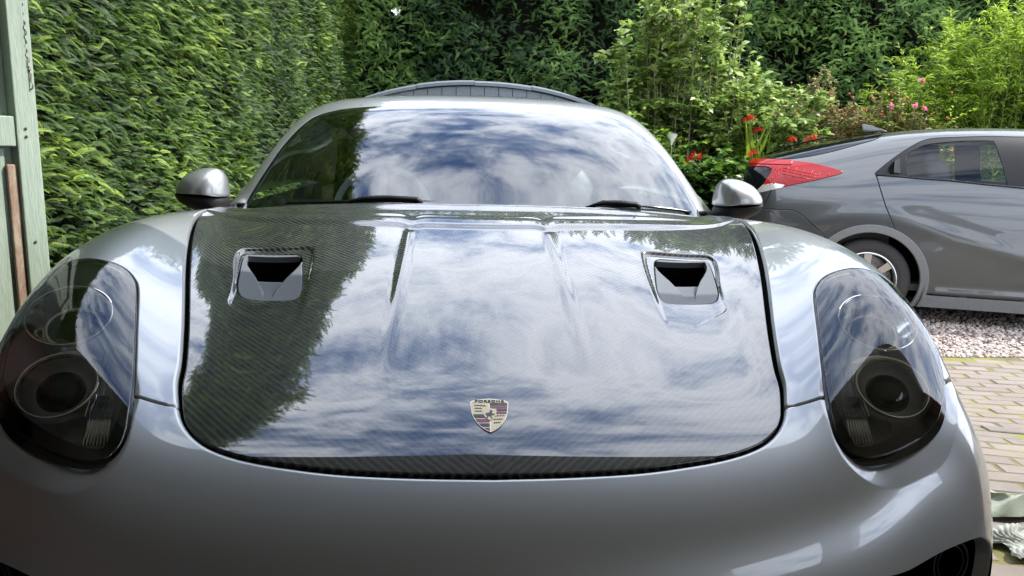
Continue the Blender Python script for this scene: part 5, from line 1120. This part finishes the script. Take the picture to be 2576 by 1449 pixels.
# crimson flower spikes
M_CRIM = leafmat('crimson_petal', [(0, (.35, .008, .006)), (1, (.75, .02, .012))], .5, .3); M_PINK = leafmat('pink_petal', [(0, (.55, .12, .22)), (1, (.8, .35, .45))], .5, .4); M_CREAM = leafmat('cream_petal', [(0, (.75, .74, .62)), (1, (.85, .85, .75))], .5, .3)
PET = leafproto(1., .30, .15, -.1)
fl_spots = [((2.28, 6.8, 1.05), .105, 'largest crimson flower spray, low beside the right windscreen pillar'), ((2.22, 6.75, .60), .04, 'tiny orange-red bud spray low down beside the coupe pillar'), ((2.86, 6.75, 1.10), .055, 'small crimson flower spray just above the tail lamp spoiler'), ((3.50, 6.85, 1.265), .085, 'crimson flower spray touching the hatchback rear glass line'), ((3.30, 6.85, 1.25), .045, 'small red flower spray left of the one above the rear glass'), ((2.86, 6.9, 1.45), .07, 'crimson flower spray high among the apple leaves'), ((2.95, 6.9, 1.33), .05, 'red flower spray under the high one among apple leaves')]
for k, (p, r0, lab) in enumerate(fl_spots):
    root = thing('crocosmia', lab, 'flower', (p[0], p[1], -.17), 'crimson flower sprays in the border'); n = int(150*r0/.08); r = np.random.default_rng(50+k)
    t = r.uniform(-1, 1, n); pos = np.array(p)+np.stack([t*r0*.7+r.normal(0, .010, n), r.normal(0, .02, n), -.35*r0*np.abs(t)+.25*t*r0+r.normal(0, r0*.16, n)], 1); pos[:, 2] += .0
    scatter('petals', PET, pos, r.normal(0, 1, (n, 3))+[0, -.4, .5], r.normal(0, 1, (n, 3)), r.uniform(.010, .022, n), r.random(n), M_CRIM, root)
    b = MB(); b.tube([(p[0]+.10, p[1]+.02, -.17), (p[0]+.06, p[1], p[2]*.6), (p[0], p[1], p[2]+.01)], [.004, .003, .002], 5); b.build('stem', M_STEMG, root, True)
    m = 22; a = r.random(m)*6.28; bp = np.stack([p[0]+.10+r.normal(0, .05, m), p[1]+r.normal(0, .04, m), np.full(m, -.15)], 1); scatter('blades', LF_STRAP, bp, np.stack([np.cos(a)*.25, np.sin(a)*.2, np.ones(m)], 1), np.stack([np.cos(a), np.sin(a), np.zeros(m)], 1), r.uniform(.65, .95, m)*(p[2]+.15), r.random(m), M_LUSH, root)
for k, (p, lab) in enumerate((((4.72, 6.95, 1.58), 'lower pink bloom nearest the feathery shrub'), ((4.62, 6.95, 1.61), 'pink bloom just left of the lowest pink one'), ((4.36, 6.95, 1.60), 'leftmost pale pink bloom above the hatchback aerial'), ((4.66, 6.95, 1.86), 'highest pink bloom on a thin stem'))):
    root = thing('pink_bloom', lab, 'flower', (p[0], p[1], p[2]), 'pink blooms on the thin bush'); r = np.random.default_rng(80+k); n = 16
    scatter('petals', PET, np.tile(np.array(p), (n, 1)), r.normal(0, 1, (n, 3))+[0, -1, .3], r.normal(0, 1, (n, 3)), r.uniform(.028, .045, n), r.random(n), M_PINK, root)
    b = MB(); b.tube([(p[0]+.03, p[1]+.1, p[2]-.5), p], [.003, .002], 5); b.build('stem', M_STEMG, root, True)
lily = thing('arum_lily', 'single cream arum lily standing left of the apple tree leaves', 'flower', (2.12, 6.9, -.17))
b = MB(); V = []; 
for i in range(7):
    for j in range(13):
        a = -2.7+5.4*j/12; rr = .006+.040*(i/6)**1.6*(1+.35*math.cos(a)); V.append((2.06+rr*math.sin(a)*1.1, 6.85-rr*math.cos(a)*.9, 1.15+.085*i/6+.03*(i/6)**2*math.cos(a)))
b.add(V, [(i*13+j, i*13+j+1, (i+1)*13+j+1, (i+1)*13+j) for i in range(6) for j in range(12)]); b.build('spathe', simple('cream_spathe', (.78, .78, .68), .5), lily, True)
b = MB(); b.tube([(2.12, 6.9, -.17), (2.09, 6.88, .6), (2.06, 6.85, 1.155)], [.007, .006, .005], 6); b.build('stem', M_STEMG, lily, True)
# ------------------------------------------------------------------ cloths on the paving
def cloth(name, label, cx, cy, lx, ly, rot, hmax, mat, seed, ribs=0):
    r = np.random.default_rng(seed); n = 90; u, v = np.meshgrid(np.linspace(-1, 1, n), np.linspace(-1, 1, n), indexing='ij'); Q = np.stack([u.ravel()*1.3+seed, v.ravel()*1.3, np.zeros(n*n)], 1)
    h = (vnoise(Q, 1.1, seed)+.55*vnoise(Q, 2.3, seed+1)+.25*vnoise(Q, 5., seed+2)).reshape(n, n); h = (h-h.min())/(h.max()-h.min())
    edge = 1+.16*(vnoise(Q, 1.7, seed+5).reshape(n, n)-.5)*2; rr = np.maximum(np.abs(u), np.abs(v)); 
    x_ = u*lx*edge*(1-.22*h)+.03*np.sin(v*5+seed); y_ = v*ly*edge*(1-.2*h)+.02*np.sin(u*4); z_ = hmax*(h**1.2)*(1-rr**6*.8)+.004
    if ribs: z_ += .003*np.sin((u*lx+v*ly*.4)*2*math.pi/.016)*smooth01(h*3)
    c, s_ = math.cos(rot), math.sin(rot); X_, Y_ = cx+x_*c-y_*s_, cy+x_*s_+y_*c; idx = np.arange(n*n).reshape(n, n); q = np.stack([idx[:-1, :-1], idx[1:, :-1], idx[1:, 1:], idx[:-1, 1:]], -1).reshape(-1, 4)
    return tag(mesh_np(name, np.stack([X_, Y_, z_+gz(X_, Y_)+.012], -1).reshape(-1, 3), [q], mat), label, 'cloth', 'cleaning cloths on the paving')
ter = Mat('pale_green_towelling', (.33, .38, .30), .95); tn = ter.noise(260, 4, .8); ter.base(ter.mix(tn, (.22, .26, .20), (.48, .52, .42))); ter.bump(tn, .9, .006)
rib = Mat('pale_ribbed_cotton', (.45, .48, .44), .9); rn = rib.noise(400, 3, .7); rib.base(rib.mix(rn, (.24, .26, .235), (.40, .42, .38))); rib.bump(rn, .4, .003)
cloth('cleaning_cloth', 'crumpled pale green towelling cloth on the paving, the farther of two', 1.70, 1.20, .17, .11, -.3, .075, ter.m, 3)
cloth('cleaning_cloth', 'ribbed pale grey cloth on the paving, the nearer of two', 1.60, .99, .17, .085, .25, .055, rib.m, 9, 1)
